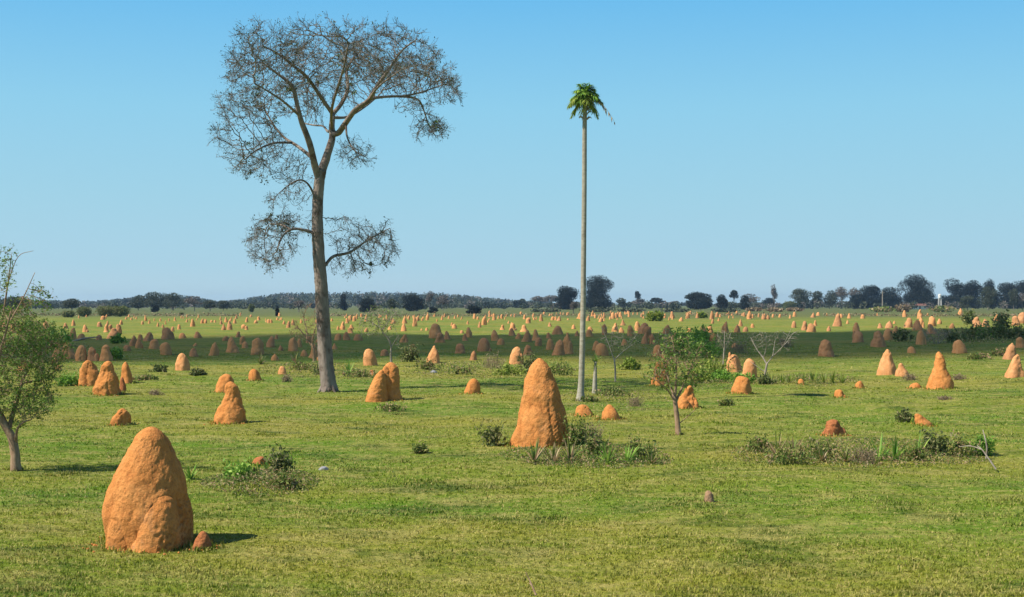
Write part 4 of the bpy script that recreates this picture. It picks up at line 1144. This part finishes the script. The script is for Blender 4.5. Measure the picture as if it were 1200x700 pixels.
for (x, y, w, h, kd, lb) in (
    (345, 424, 26, 14, 'spiky', "pale spiky plant between the small round mounds left of tall tree"),
    (306, 424, 18, 14, 'spiky', "pale green spiky plant left above the small round mound"),
    (378, 436, 26, 14, 'dark', "dark green weed at the left side of the tall tree's foot"),
    (352, 432, 34, 10, 'weed', "brown green weeds left of the tall tree's foot"),
    (335, 447, 14, 10, 'dry', "small dead tuft below the little round mound near the tall tree"),
    (408, 436, 22, 22, 'spiky', "pale drooping spiky plant right of the tall tree trunk"),
    (420, 440, 40, 8, 'weed', "low green weeds under the pale drooping plant right of the tall tree"),
    (480, 424, 22, 22, 'dark', "dark round bush right behind the twin peaked mound"),
    (498, 432, 34, 12, 'weed', "low weeds in front of the narrow conical mound"),
    (540, 436, 46, 11, 'weed', "low olive weeds under the small holed mound"),
    (578, 430, 34, 20, 'dry', "pale dry twiggy bush left of the broad upright mound"),
    (598, 436, 34, 12, 'yshrub', "bright green weed in front of the broad upright mound"),
    (622, 434, 22, 24, 'dark', "dark bush between broad upright mound and tall central mound"),
    (657, 436, 40, 20, 'weed', "green weeds right behind the tall central mound's peak"),
    (697, 458, 0, 0, 'skip', ""),
    (690, 470, 26, 8, 'weed', "low weeds right behind the palm's foot"),
    (720, 462, 40, 10, 'weed', "low weeds at the foot of the forked pale sapling"),
    (745, 475, 24, 14, 'dry', "brown weed between forked sapling and leafy sapling"),
    (740, 430, 26, 14, 'yshrub', "yellow green weed right of the forked pale sapling"),
    (800, 416, 46, 30, 'shrub', "green shrub in shadow above the leafy sapling"),
    (828, 420, 40, 28, 'shrub', "green shrub, middle one above the leafy sapling's right side"),
    (836, 438, 50, 26, 'yshrub', "large yellow green shrub right of the leafy sapling"),
    (818, 446, 34, 18, 'yshrub', "smaller yellow green shrub touching the leafy sapling"),
    (868, 414, 30, 16, 'dry', "pinkish dry shrub behind the thin white sapling"),
    (822, 402, 34, 20, 'shrub', "narrow leaved green shrub deep in the shadow"),
    (872, 446, 32, 12, 'shrub', "green shrub at the foot of the sloping smooth mound"),
    (848, 444, 26, 14, 'shrub', "green weed at the foot of the thin white sapling"),
    (852, 474, 20, 10, 'weed', "tiny weed below the squat pitted mound"),
    (763, 377, 8, 10, 'yshrub', "small bright green bush on the far plain right of palm"),
    (772, 377, 6, 12, 'yshrub', "narrow bright green far bush just right of another"),
    (823, 373, 8, 7, 'yshrub', "tiny bright green far bush near the big dark dome tree"),
    (920, 410, 20, 12, 'dry', "pink brown dry bush right of the bleached bare shrub"),
    (916, 446, 30, 16, 'yellow', "yellow green spiky row, left one beside the bleached shrub"),
    (945, 442, 30, 14, 'yellow', "yellow green spiky row, middle one"),
    (974, 446, 44, 18, 'yellow', "yellow green spiky row, broad right one under the lone blunt mound"),
    (900, 448, 20, 12, 'dark', "dark weed at the root of the bleached bare shrub"),
    (1068, 442, 20, 10, 'dry', "small dry tuft left of the clean pointed mound"),
    (1126, 442, 22, 8, 'dry', "small dry tuft right of the clean pointed mound"),
    (1110, 471, 22, 5, 'dry', "faint dry tuft below the clean pointed mound"),
    (1060, 402, 22, 16, 'dark', "dark scrub left of the dry grey shrub"),
    (1120, 404, 36, 16, 'dark', "dark scrub behind the broad dome shaped mound"),
    (1145, 402, 40, 20, 'dark', "dark scrub right of the broad dome shaped mound"),
    (1172, 400, 40, 22, 'dark', "dense dark scrub left of the edge mounds"),
    (1176, 386, 14, 20, 'dark', "dark narrow bush among far mounds near the right edge"),
    (1194, 400, 34, 22, 'dark', "dense dark scrub at the right picture edge"),
    (1138, 380, 22, 18, 'dark', "grey green thin scrub among far mounds at right"),
    (1160, 394, 40, 14, 'shrub', "green scrub in the shadow behind dark scrub"),
    (1176, 418, 36, 10, 'weed', "olive weeds left of the sunlit edge mound"),
    (1150, 422, 30, 8, 'weed', "low olive weeds right of the broad dome shaped mound"),
    (28, 412, 60, 34, 'shrub', "green shrub thicket behind the leafy left tree"),
    (66, 410, 36, 24, 'shrub', "green shrub right of the thicket behind the leafy left tree"),
    (40, 398, 70, 22, 'yshrub', "yellowish shrub beyond the leafy left tree"),
    (134, 420, 20, 14, 'shrub', "grey green weed beneath the row of shaded mounds at left"),
    (138, 404, 16, 10, 'shrub', "light green weed in front of the left trio of far mounds"),
    (186, 438, 16, 9, 'dark', "dark weed left below the upright rounded mound"),
    (231, 441, 20, 8, 'dark', "dark weed right below the upright rounded mound"),
    (168, 446, 30, 6, 'weed', "low brown weed right of the left sunlit cluster"),
    (180, 461, 24, 7, 'dry', "low dry tuft right below the left sunlit cluster"),
    (80, 452, 26, 16, 'shrub', "green weed left of the sunlit mound cluster")):
    if kd != 'skip': plant(x, y, w, h, kd, lb, group=GM)

# young palm sprout beside the tall palm
D = dist_of(459); s = D / FPX; rl = W(697, 459, D); rl[2] = float(gz(rl[0], rl[1]))
r_ = empty("young_palm", tuple(rl), "short young palm with rough grey stem and drooping leaves beside the tall palm", "palm tree")
L = lambda x, y, dep=0: W(x, y, D, dep) - rl
g = Geo(); tube(g, np.array([L(697, 461), L(697, 450), L(697.5, 438), L(698, 424)]), np.array([3.2, 2.6, 2.0, 1.4]) * s, n=10, per=5, rough=.08); g.build("trunk", m_palm, r_, smooth=True)
q = np.random.RandomState(8); g = Geo(); rosette(g, L(698, 425), .75, .75, 34, q, .028, droop=1.5); rosette(g, L(698, 430), .6, .3, 16, q, .028, .9, droop=1.6); g.build("crown", m_leaf_olive, r_)

# fallen branches, stone, stick
def branch(name, D, strokes, mat, label, cat):
    g = Geo(); s = D / FPX
    o0 = W(strokes[0][0][0][0], strokes[0][0][0][1], D); o0[2] = 0
    for k, (pts, rad) in enumerate(strokes):
        tube(g, np.array([W(*(tuple(p) + (0,))[:2], D, (tuple(p) + (0,))[2]) - o0 for p in pts]), np.array(rad) * s, n=8, per=4, rough=.08, seed=k)
    o = g.build(name, mat, smooth=True, loc=tuple(o0)); return tag(o, label, cat)
branch("fallen_branch", dist_of(549), [([(1167, 550, 0), (1160, 538, .1), (1154, 528, .2), (1150, 524, .3)], [1.1, 1, .8, .6]), ([(1154, 528, .2), (1144, 525, .4), (1134, 527, .6)], [.8, .6, .4]),
        ([(1166, 541, .6), (1167, 528, .6), (1165, 517, .6), (1164, 507, .7)], [1.1, 1.0, .8, .4])], m_pale, "bleached forked branch lying in weeds at the right edge", "branch")
branch("fallen_branch", dist_of(401), [([(82, 401.5, 0), (90, 399, 0), (100, 396.5, .3), (114, 395, .4)], [1.5, 1.2, 1.0, .6])], m_pale, "grey fallen branch lying before shaded mounds at left", "branch")
branch("stick", dist_of(697), [([(628, 697, 0), (624, 688, .05), (620, 680, .1), (616, 672, .1)], [1.3, 1.0, .8, .4]), ([(624, 688, .05), (620, 685, .1)], [.7, .4])], m_brownwood, "dark thin stick poking up at the bottom edge", "stick")
g = Geo(); body(g, 0, 0, .09, .34, 'dome', 77, 16, 20, lump=2.4, depth=.7)
D = dist_of(550); m_stone, nt, out = new_mat("pale stone"); b_ = N(nt, 'ShaderNodeBsdfPrincipled'); b_.inputs['Base Color'].default_value = (.42, .42, .43, 1); b_.inputs['Roughness'].default_value = .8; nt.links.new(b_.outputs[0], out.inputs[0])
nt.links.new(ramp(nt, noise(nt, N(nt, 'ShaderNodeTexCoord').outputs['Object'], 9), [(.35, (.18, .18, .19)), (.65, (.38, .38, .40))]), b_.inputs['Base Color'])
X0 = (380 - 600) * D / FPX
tag(g.build("stone", m_stone, smooth=True, loc=(X0, D, float(gz(X0, D)))), "small pale grey stone half sunk in the grass", "stone")
D = dist_of(434); g = Geo(); body(g, 0, 0, .14, .5, 'dome', 78, 12, 14, lump=2.0)
X0 = (508 - 600) * D / FPX
tag(g.build("stone", m_stone, smooth=True, loc=(X0, D, float(gz(X0, D)))), "dark and white stone in front of the narrow conical mound", "stone")

# ------------------------------------------------------------------ ground cover of weeds in the clumps (one mass)
def weed_cover():
    g = Geo(); q = np.random.RandomState(17)
    for (x, y, rx, ry, n) in ((700, 538, 90, 14, 5200), (1010, 532, 155, 17, 8500), (305, 565, 70, 18, 3600), (620, 534, 36, 7, 700), (835, 432, 60, 26, 5200),
                              (940, 443, 70, 8, 2400), (360, 432, 60, 9, 1800), (560, 432, 90, 9, 2600), (425, 438, 40, 6, 900), (1130, 398, 110, 9, 4000), (715, 468, 70, 14, 1600),
                              (820, 400, 90, 14, 3000), (40, 415, 70, 18, 3000), (100, 440, 60, 12, 800)):
        u = norm(q.randn(n, 2)) * (q.rand(n, 1) ** .6)
        px = x + u[:, 0] * rx; py = y + u[:, 1] * ry
        D = CAM_H * FPX / (py - HZN); X0 = (px - 600) * D / FPX
        lk = np.maximum(1, D / 50)
        Z = gz(X0, D) + q.uniform(.01, .22, n) * (1 - (u ** 2).sum(1)) * np.minimum(lk, 1.6) + .02
        leaves(g, np.stack([X0, D, Z], 1), q.uniform(.04, .09, n) * lk, .4, .4, None, 0, q)
    tag(g.build("weeds", m_leaf_mixed), "low mixed weeds spreading between the taller clumps", "weeds", kind="stuff")
weed_cover()

# ------------------------------------------------------------------ far trees
def far_tree(x, base, top, w, kind, label, group, lobes=None, trunkpx=None, trunk_mat=None):
    D = dist_of(base) ; s = D / FPX
    q = np.random.RandomState(int(x * 11 + top))
    rl = np.array([(x - 600) * s, D, 0.0]); H = (HZN - top) * s + CAM_H; Wd = w * s
    root = empty({'dark': 'broadleaf_tree', 'mid': 'broadleaf_tree', 'bare': 'bare_tree', 'umbrella': 'umbrella_tree', 'low': 'round_bush'}[kind], tuple(rl), label, "bush" if kind == 'low' else "tree", group)
    mat = {'dark': m_far_dark, 'mid': m_far_mid, 'bare': m_far_bare, 'umbrella': m_far_dark, 'low': m_leaf_shade}[kind]
    g = Geo()
    if kind == 'umbrella': z0, zr = H * .72, H * .26
    elif kind == 'low': z0, zr = H * .42, H * .45
    elif kind == 'bare': z0, zr = H * .64, H * .34
    elif kind == 'dark': z0, zr = H * .47, H * .5
    else: z0, zr = H * .52, H * .46
    nl = {'dark': 17, 'mid': 12, 'low': 12}.get(kind, 9)
    cs = []
    for k in range(nl):
        a = q.uniform(0, 2 * pi); rr = q.uniform(.15, .62)
        ox = cos(a) * rr * Wd / 2; oy = sin(a) * rr * Wd / 2
        oz = q.uniform(-.8 if kind in ('dark', 'low') else -.55, .75) * zr * (1 - .45 * rr)
        if kind == 'low': oz = q.uniform(-.75, .1) * zr
        cs.append((ox, oy, z0 + oz, Wd * q.uniform(.15, .26), zr * q.uniform(.28, .46)))
    cs.append((q.uniform(-.12, .12) * Wd, 0, H - zr * .4, Wd * .24, zr * .4))
    if kind == 'dark':
        for k in range(7):
            a = q.uniform(0, 2 * pi); rr = q.uniform(.2, .7)
            cs.append((cos(a) * rr * Wd / 2, sin(a) * rr * Wd / 2, H * q.uniform(.14, .3), Wd * .2, H * .17))
    if kind == 'low': cs = [(c_[0], c_[1], H * q.uniform(.42, .55), Wd * .2, H * .44) for c_ in cs]
    size = max(.25, s * .9)
    dens = {'dark': 1.0, 'mid': .75, 'bare': .45, 'umbrella': 1.0, 'low': 1.0}[kind]
    for (ox, oy, oz, r1, r2) in cs:
        n = int(min(1500, dens * 10 * (r1 / size) * (max(r1, r2) / size) + 60))
        v = norm(q.randn(n, 3)) * q.uniform(.55, 1.08, (n, 1))
        P = np.stack([ox + v[:, 0] * r1 * 1.15, oy + v[:, 1] * r1 * 1.15, oz + v[:, 2] * r2], 1)
        leaves(g, P, q.uniform(.7, 1.6, n) * size, .8, 0, np.clip(q.rand() * .4 + q.rand(n) * .6, 0, 1), 0, q)
    g.build("crown", mat, root)
    g = Geo(); tm = trunk_mat or m_twig
    tr = max(.18, Wd * .018)
    tube(g, np.array([[0, 0, -.3], [q.uniform(-.2, .2), 0, H * .25], [q.uniform(-.4, .4), 0, z0]]), [tr * 1.4, tr, tr * .7], n=7, per=3)
    if kind != 'low':
        for (ox, oy, oz, r1, r2) in cs[:6]:
            tube(g, np.array([[0, 0, H * q.uniform(.22, .4)], [ox * .5, oy * .5, oz * .75], [ox, oy, oz]]), [tr * .7, tr * .5, tr * .25], n=5, per=2)
    g.build("trunk", tm, root, smooth=True)
    return root

GD = "dark tree row at right on the horizon"
RT = [(1075, 362, 321, 46, 'dark', "largest dark domed tree of the row at right"),
      (1118, 362, 326, 34, 'dark', "dark gapped tree right of the gap with the white tower"),
      (1140, 362, 328, 26, 'dark', "dark spreading tree with sky showing under its crown"),
      (1160, 362.5, 327, 20, 'dark', "narrow dark tree behind the pale trunked tree"),
      (1182, 362, 331, 34, 'dark', "dark wide tree near the right picture edge"),
      (1203, 362, 328, 34, 'dark', "dark tree cut by the right picture edge"),
      (1021, 362, 334, 30, 'dark', "dark round tree behind the pale post"),
      (1045, 362, 336, 28, 'dark', "dark lower tree between the post tree and the largest dark tree"),
      (1005, 362.5, 344, 26, 'dark', "low dark tree left of the pale post"),
      (1098, 362.5, 350, 24, 'dark', "low dark tree under the gap beside the white tower"),
      (938, 362, 338, 30, 'mid', "grey green round tree, leftmost of the right hand row"),
      (958, 362, 341, 22, 'mid', "grey green tree second in the right hand row"),
      (972, 362, 340, 20, 'mid', "loose grey green tree third in the right hand row"),
      (987, 362, 336, 24, 'bare', "pale open crowned tree left of the dark row"),
      (1000, 362, 337, 16, 'bare', "pale thin crowned tree touching the dark row"),
      (1158, 364, 335, 26, 'mid', "lighter green tree with two white trunks before the dark row"),
      (1188, 364, 338, 12, 'mid', "small upright light green tree before the dark row"),
      (1134, 364, 346, 22, 'mid', "round mid green tree low before the dark row"),
      (1198, 364, 344, 18, 'bare', "brownish thin tree at the right edge before the dark row")]
for r in RT: far_tree(*r, GD, trunk_mat=m_pale if 'white trunks' in r[5] or 'pale' in r[5] else None)
GC = "trees on the horizon behind the palm"
for r in [(700, 363, 323, 42, 'dark', "biggest dark domed tree right behind the palm trunk"),
      (664, 363, 335, 34, 'dark', "dark sloping tree left of the biggest one behind the palm"),
      (672, 368, 353, 13, 'bare', "small pale bare tree standing before the two dark trees"),
      (728, 361, 349, 14, 'mid', "grey small tree right of the big dark dome tree"),
      (748, 361, 350, 20, 'bare', "pale bare tree under a tiny high crown"),
      (747, 361, 341, 8, 'umbrella', "tall thin tree with tiny flat crown rising over bare ones"),
      (770, 361, 349, 18, 'umbrella', "flat topped slanting umbrella tree right of the tiny crowned one"),
      (790, 361, 353, 16, 'bare', "faint purplish bare tree left of the dark dome tree"),
      (818, 363, 342, 36, 'dark', "wide dark dome tree between the palm and the dry field strip"),
      (846, 363, 345, 16, 'dark', "small dark round tree right of the wide dome tree"),
      (860, 362, 340, 13, 'umbrella', "layered flat crowned tree right of the small round one"),
      (872, 363, 346, 14, 'dark', "low dark tree before the pale ones right of layered tree"),
      (880, 362, 344, 26, 'bare', "pale grey wide crowned tree right of the layered tree"),
      (900, 361, 349, 18, 'dark', "dim dark tree under the lone high crown"),
      (924, 362, 353, 18, 'low', "very dark low bush left of the grey green round tree"),
      (645, 361, 346, 22, 'bare', "pale bare tree left of the dark sloping tree"),
      (632, 361, 347, 20, 'bare', "hazy pale bare tree, second left of the dark sloping tree"),
      (607, 361, 352, 14, 'dark', "low dark tree in the hazy gap left of palm"),
      (612, 361, 350, 10, 'mid', "hazy small tree beside the low dark tree left of palm")]: far_tree(*r, GC)
# lone palm far away with a feathery round head
rt = far_tree(907, 362, 333, 10, 'bare', "lone tall far tree with a round pinkish head above the row", GC)
GLF = "trees at the foot of the far forest on the left"
for r in [(20, 369, 347, 46, 'mid', "dark spreading tree behind the leafy left tree's top"),
      (84, 366, 350, 22, 'mid', "bluish round tree right of the leafy left tree"),
      (97, 371, 359, 20, 'low', "dark bush right of the pale bush at left"),
      (80, 372, 364, 18, 'low', "round grey green bush left of dark bushes"),
      (122, 371, 358, 26, 'low', "dark broad bush, middle of the left bush row"),
      (141, 371, 358, 26, 'low', "darkest bush at the right end of the left bush row"),
      (182, 364, 342, 34, 'mid', "broad domed forest tree, highest on the left skyline"),
      (203, 364, 343, 28, 'mid', "broad domed forest tree right beside the highest left one"),
      (162, 364, 346, 22, 'mid', "forest tree at the left end of the high skyline hump"),
      (228, 365, 347, 24, 'bare', "grey bare forest tree right of the high hump"),
      (246, 365, 352, 18, 'mid', "low forest tree in the dip right of the hump"),
      (262, 364, 352, 18, 'mid', "hazy tree left of a slope in the skyline"),
      (181, 366, 357, 12, 'dark', "small dark tree at the base of the high hump"),
      (213, 370, 366, 6, 'low', "tiny dark bush on the plain below the hump"),
      (325, 371, 359, 5, 'dark', "thin dark upright tree left of the tall tree trunk"),
      (402, 364, 343, 10, 'dark', "narrow dark tree on the forest slope right of tall tree"),
      (431, 366, 349, 22, 'dark', "dark flat crowned tree before the forest, right of tall tree"),
      (484, 365, 345, 26, 'dark', "dark domed tree standing out before the middle forest"),
      (507, 367, 360, 12, 'dark', "low black green bush before the pinkish forest tree"),
      (503, 364, 341, 12, 'bare', "pale open crowned tree rising above the middle forest"),
      (519, 364, 346, 20, 'bare', "pinkish crowned tree right of the pale open one"),
      (555, 368, 358, 18, 'dark', "dark low tree at the end of the middle forest"),
      (460, 366, 350, 16, 'mid', "olive tree before the middle forest"),
      (294, 366, 356, 9, 'low', "little dark bush before the forest left of tall tree"),
      (350, 366, 352, 16, 'bare', "pale bare tree before the forest near the tall trunk")]: far_tree(*r, GLF)

# the far wood, one mass of crowns
def far_wood():
    q = np.random.RandomState(23); g = Geo()
    prof_x = [-260, -60, 0, 60, 100, 142, 165, 185, 210, 235, 255, 290, 320, 345, 380, 420, 460, 495, 520, 545, 575, 600, 640, 700, 760, 830, 900, 960, 1200, 1500]
    prof_y = [347, 349, 350, 352, 352, 350, 346, 344, 345, 349, 353, 349, 344, 342, 342, 341.5, 342, 342.5, 343.5, 345, 349, 351, 352.5, 353.5, 354, 354, 353.5, 353, 352.5, 350]
    for k in range(2200):
        u = q.rand()
        if u < .52: x = q.uniform(-260, 640); D = q.uniform(1150, 2800)
        elif u < .68: x = q.uniform(-260, 1500); D = q.uniform(1500, 2600)
        else: x = q.uniform(-260, 1500); D = q.uniform(850, 1400)
        s = D / FPX; yt = np.interp(x, prof_x, prof_y) + abs(q.randn()) * 1.6
        if u >= .68: yt = 356.5 - abs(q.randn()) * 1.6 - (2.0 if x > 950 else 0)
        elif D < 1800: yt += q.uniform(1, 7)
        H = max((HZN - yt) * s + CAM_H, 3.0); r = q.uniform(3.5, 8) * D / 1700
        n = 80
        v = norm(q.randn(n, 3)) * q.uniform(.6, 1.1, (n, 1))
        P = np.stack([(x - 600) * s + v[:, 0] * r, D + v[:, 1] * r, H * .52 + v[:, 2] * H * .46], 1)
        leaves(g, P, q.uniform(1.2, 2.6, n) * D / 1500, .85, 0, np.clip(q.rand() * .7 + q.rand(n) * .3, 0, 1), 0 if q.rand() < .70 else (2 if q.rand() < .5 else 1), q)
    o = g.build("far_wood", mats=[m_far_mid, m_far_bare, m_far_dark]); tag(o, "hazy far wood along the horizon", "wood", kind="stuff")
far_wood()

# dry scrub line before the right hand trees
GS = "low dry scrub before the right hand trees"
def scrub(x, base, top, w, mat, label):
    D = dist_of(base); s = D / FPX; q = np.random.RandomState(int(x)); g = Geo(); n = 260
    v = norm(q.randn(n, 3)) * q.uniform(.5, 1, (n, 1)); H = (base - top) * s
    P = np.stack([v[:, 0] * w * s / 2, v[:, 1] * w * s / 3, H * .45 + v[:, 2] * H * .5], 1)
    leaves(g, P, q.uniform(.7, 1.4, n), .7, .3, None, 0, q)
    segs(g, np.stack([q.uniform(-.3, .3, 8) * w * s, q.uniform(-2, 2, 8), np.zeros(8)], 1), P[:8], .12, .05, 4, a=.3)
    tag(g.build("scrub_bush", mat, loc=((x - 600) * s, D, 0)), label, "bush", GS)
for r in [(1034, 366, 358.5, 34, m_leaf_mixed, "olive scrub mound left of the reddish scrub"), (1058, 366, 355.5, 22, m_leaf_dry, "reddish brown scrub left of the small house"),
          (1104, 366, 357.5, 34, m_leaf_mixed, "olive scrub mound right of the small house"), (884, 365, 360, 24, m_leaf_dry, "salmon dry bush line, left end"),
          (908, 365.5, 360.5, 24, m_leaf_dry, "salmon dry bush line, middle"), (932, 365, 360, 24, m_leaf_dry, "salmon dry bush line, right end"),
          (700, 366, 359.5, 44, m_far_mid, "grey green hedge under the dark dome tree"), (740, 366, 361, 36, m_far_mid, "grey green hedge right of the dark dome tree"),
          (790, 366, 361, 40, m_far_mid, "grey green hedge before the wide dome tree"), (850, 366, 361, 36, m_far_mid, "grey hedge before the layered tree"), (640, 366, 362, 40, m_far_mid, "grey hedge left of the two dark trees")]:
    scrub(*r)

# long brownish hedge line across the far plain
g = Geo(); q = np.random.RandomState(6); n = 5200
hx = q.uniform(-190, 175, n); hy = 415 + 10 * np.sin(hx * .03) + q.randn(n) * 1.2; keep = np.sin(hx * .11) + np.sin(hx * .043 + 2) > -.9
P = np.stack([hx, hy, abs(q.randn(n)) * .42 + .1], 1)[keep]
leaves(g, P, q.uniform(.3, .6, len(P)), .8, .2, None, 0, q)
tag(g.build("hedge_line", m_leaf_dry), "low brown line of dry growth across the far plain on the left", "hedge", kind="stuff")

# small farmhouse, pole, tank
m_wall_, nt, out = new_mat("whitewashed wall"); b_ = N(nt, 'ShaderNodeBsdfPrincipled'); b_.inputs['Roughness'].default_value = .9
nt.links.new(ramp(nt, noise(nt, N(nt, 'ShaderNodeTexCoord').outputs['Object'], 2), [(.3, (.55, .53, .48)), (.6, (.78, .77, .73))]), b_.inputs['Base Color']); nt.links.new(b_.outputs[0], out.inputs[0])
m_roof_, nt, out = new_mat("clay tile roof"); b_ = N(nt, 'ShaderNodeBsdfPrincipled'); b_.inputs['Roughness'].default_value = .9
nt.links.new(ramp(nt, noise(nt, N(nt, 'ShaderNodeTexCoord').outputs['Object'], 3), [(.3, (.10, .045, .035)), (.6, (.18, .08, .055))]), b_.inputs['Base Color']); nt.links.new(b_.outputs[0], out.inputs[0])
D = dist_of(362.5); s = D / FPX
hs = empty("farmhouse", ((1074 - 600) * s, D, 0), "tiny white walled house with low red roof before the dark trees", "house", None)
def box(x0, x1, y0, y1, z0, z1):
    V = np.array([[x, y, z] for z in (z0, z1) for y in (y0, y1) for x in (x0, x1)], float)
    return V, [np.array([[0, 1, 5, 4], [1, 3, 7, 5], [3, 2, 6, 7], [2, 0, 4, 6], [0, 2, 3, 1], [4, 5, 7, 6]])]
g = Geo(); g.add(*box(-6, 6, -3, 3, 0, 2.6)); g.build("wall", m_wall_, hs)
g = Geo(); g.add(np.array([[-6.8, -4, 2.5], [6.8, -4, 2.5], [6.8, 4, 2.5], [-6.8, 4, 2.5], [-6.4, 0, 4.0], [6.4, 0, 4.0]]), [np.array([[0, 1, 5, 4], [2, 3, 4, 5], [0, 3, 2, 1]]), np.array([[1, 2, 5], [3, 0, 4]])]); g.build("roof", m_roof_, hs)
m_darkopen, nt, out = new_mat("dark window"); b_ = N(nt, 'ShaderNodeBsdfPrincipled'); b_.inputs['Base Color'].default_value = (.05, .06, .07, 1); b_.inputs['Roughness'].default_value = .3; nt.links.new(b_.outputs[0], out.inputs[0])
for x in (-5.5, -2.4, 4.6):
    g = Geo(); g.add(*box(x, x + 1.2, -3.05, -2.9, 1, 2.2)); g.build("window", m_darkopen, hs)
g = Geo(); g.add(*box(1, 2.1, -3.05, -2.9, 0, 2.2)); g.build("door", m_darkopen, hs)
pl = empty("utility_pole", ((1020 - 600) * s, D - 30, 0), "pale upright pole before the dark round tree", "pole")
g = Geo(); tube(g, np.array([[0, 0, -.3], [0, 0, 6], [.05, 0, 13]]), [.42, .36, .28], n=8, per=2); g.build("post", m_pale, pl)
g = Geo(); g.add(*box(-1.5, 1.5, -.1, .1, 11.6, 11.9)); g.build("crossarm", m_pale, pl)
wt = empty("water_tower", ((1090.5 - 600) * s, D - 20, 0), "small white water tank on legs seen in the gap between dark trees", "water tower")
g = Geo(); tube(g, np.array([[0, 0, 8.0], [0, 0, 8.1], [0, 0, 10.4], [0, 0, 10.8]]), [.2, 1.1, 1.1, .4], n=16, per=2); g.build("tank", m_wall_, wt, smooth=False)
for a in (-1, 1):
    for b2 in (-1, 1):
        g = Geo(); tube(g, np.array([[a * 1.1, b2 * 1.1, -.2], [a * .7, b2 * .7, 8.1]]), [.22, .18], n=6, per=1); g.build("leg", m_wall_, wt)

# ------------------------------------------------------------------ the air
V, F = box(-6300, 6300, -6300, 6300, -2.0, 46.0)
m_haze, nt, out = new_mat("haze")
pv = N(nt, 'ShaderNodeVolumePrincipled')
pv.inputs['Color'].default_value = (0.50, 0.74, 1.0, 1)
pv.inputs['Density'].default_value = HAZE = 0.00010
pv.inputs['Anisotropy'].default_value = 0.2
nt.links.new(pv.outputs[0], out.inputs['Volume'])
hz = mesh_of("haze", V, F, m_haze)
tag(hz, kind="stuff")

# ------------------------------------------------------------------ longer grass round the mounds and in loose tussocks
def tall_grass():
    q = np.random.RandomState(31)
    xs, ys, Ls = [], [], []
    for (x, y, r) in BASES + [((18 - 600) * .0209, 31.3, .15), ((795 - 600) * .0263, 39.6, .1), ((385 - 600) * .0404, 60.6, .35), ((681 - 600) * .0354, 53.2, .2)]:
        n = int(260 * (r + .25) / (.3 + y / 60))
        a = q.uniform(0, 2 * pi, n); rr = r * q.uniform(.88, 1.12, n) + abs(q.randn(n)) * .10
        xs.append(x + np.cos(a) * rr); ys.append(y + np.sin(a) * rr); Ls.append(q.uniform(.06, .17, n) * (1 - .3 * q.rand(n)))
    for _ in range(330):
        d = 1 / (1 / 15 - q.rand() * (1 / 15 - 1 / 95)); a = q.uniform(-26, 26) * pi / 180
        n = q.randint(25, 90); sp = q.uniform(.06, .28)
        xs.append(d * tan(a) + q.randn(n) * sp * 1.6); ys.append(d + q.randn(n) * sp); Ls.append(q.uniform(.04, .10, n))
    x = np.concatenate(xs); y = np.concatenate(ys); L = np.concatenate(Ls); n = len(x)
    w = (.004 + .00035 * y) * q.uniform(.8, 1.4, n); th = q.uniform(0, 2 * pi, n); ln = q.uniform(.1, .9, n)
    B = np.stack([x, y, gz(x, y) - .01], 1); dr = np.stack([np.cos(th), np.sin(th), np.zeros(n)], 1)
    side = np.stack([-np.sin(th), np.cos(th), np.zeros(n)], 1) * w[:, None]
    M = B + (dr * np.sin(ln * .5)[:, None] + np.array([0, 0, 1]) * np.cos(ln * .5)[:, None]) * (L * .55)[:, None]
    T = M + (dr * np.sin(ln * 1.6)[:, None] + np.array([0, 0, 1]) * np.cos(ln * 1.6)[:, None]) * (L * .5)[:, None]
    V = np.stack([B - side, B + side, M + side * .7, M - side * .7, T], 1).reshape(-1, 3); b_ = (np.arange(n) * 5)[:, None]
    o = mesh_of("long_grass", V, [b_ + [0, 1, 2, 3], b_ + [3, 2, 4]], m_grass, attr=np.repeat(q.rand(n), 5))
    tag(o, "longer grass blades growing against the mounds and in loose tussocks", "grass", kind="stuff")
tall_grass()

# ------------------------------------------------------------------ clay crumbs washed off the near mounds
g = Geo(); q = np.random.RandomState(53)
for (x, y, r) in BASES:
    n = int(8 + 70 * r)
    a = q.uniform(0, 2 * pi, n); rr = r * q.uniform(.92, 1.08, n) + np.abs(q.randn(n)) * .13 * (.5 + r)
    px_, py_ = x + np.cos(a) * rr, y + np.sin(a) * rr
    C_ = np.stack([px_, py_, gz(px_, py_) + .012], 1); sz = q.uniform(.010, .030, n) * (1 + y / 120)
    o6 = np.array([[1, 0, 0], [-1, 0, 0], [0, 1, 0], [0, -1, 0], [0, 0, .8], [0, 0, -.8]])
    V = (C_[:, None] + o6[None] * sz[:, None, None] * q.uniform(.7, 1.3, (n, 6, 1))).reshape(-1, 3)
    b_ = (np.arange(n) * 6)[:, None]
    g.add(V, [np.concatenate([b_ + f for f in ([0, 2, 4], [2, 1, 4], [1, 3, 4], [3, 0, 4], [2, 0, 5], [1, 2, 5], [3, 1, 5], [0, 3, 5])])])
tag(g.build("clay_crumbs", m_mound), "crumbs of orange clay lying in the grass round the mounds", "clay crumbs", kind="stuff")
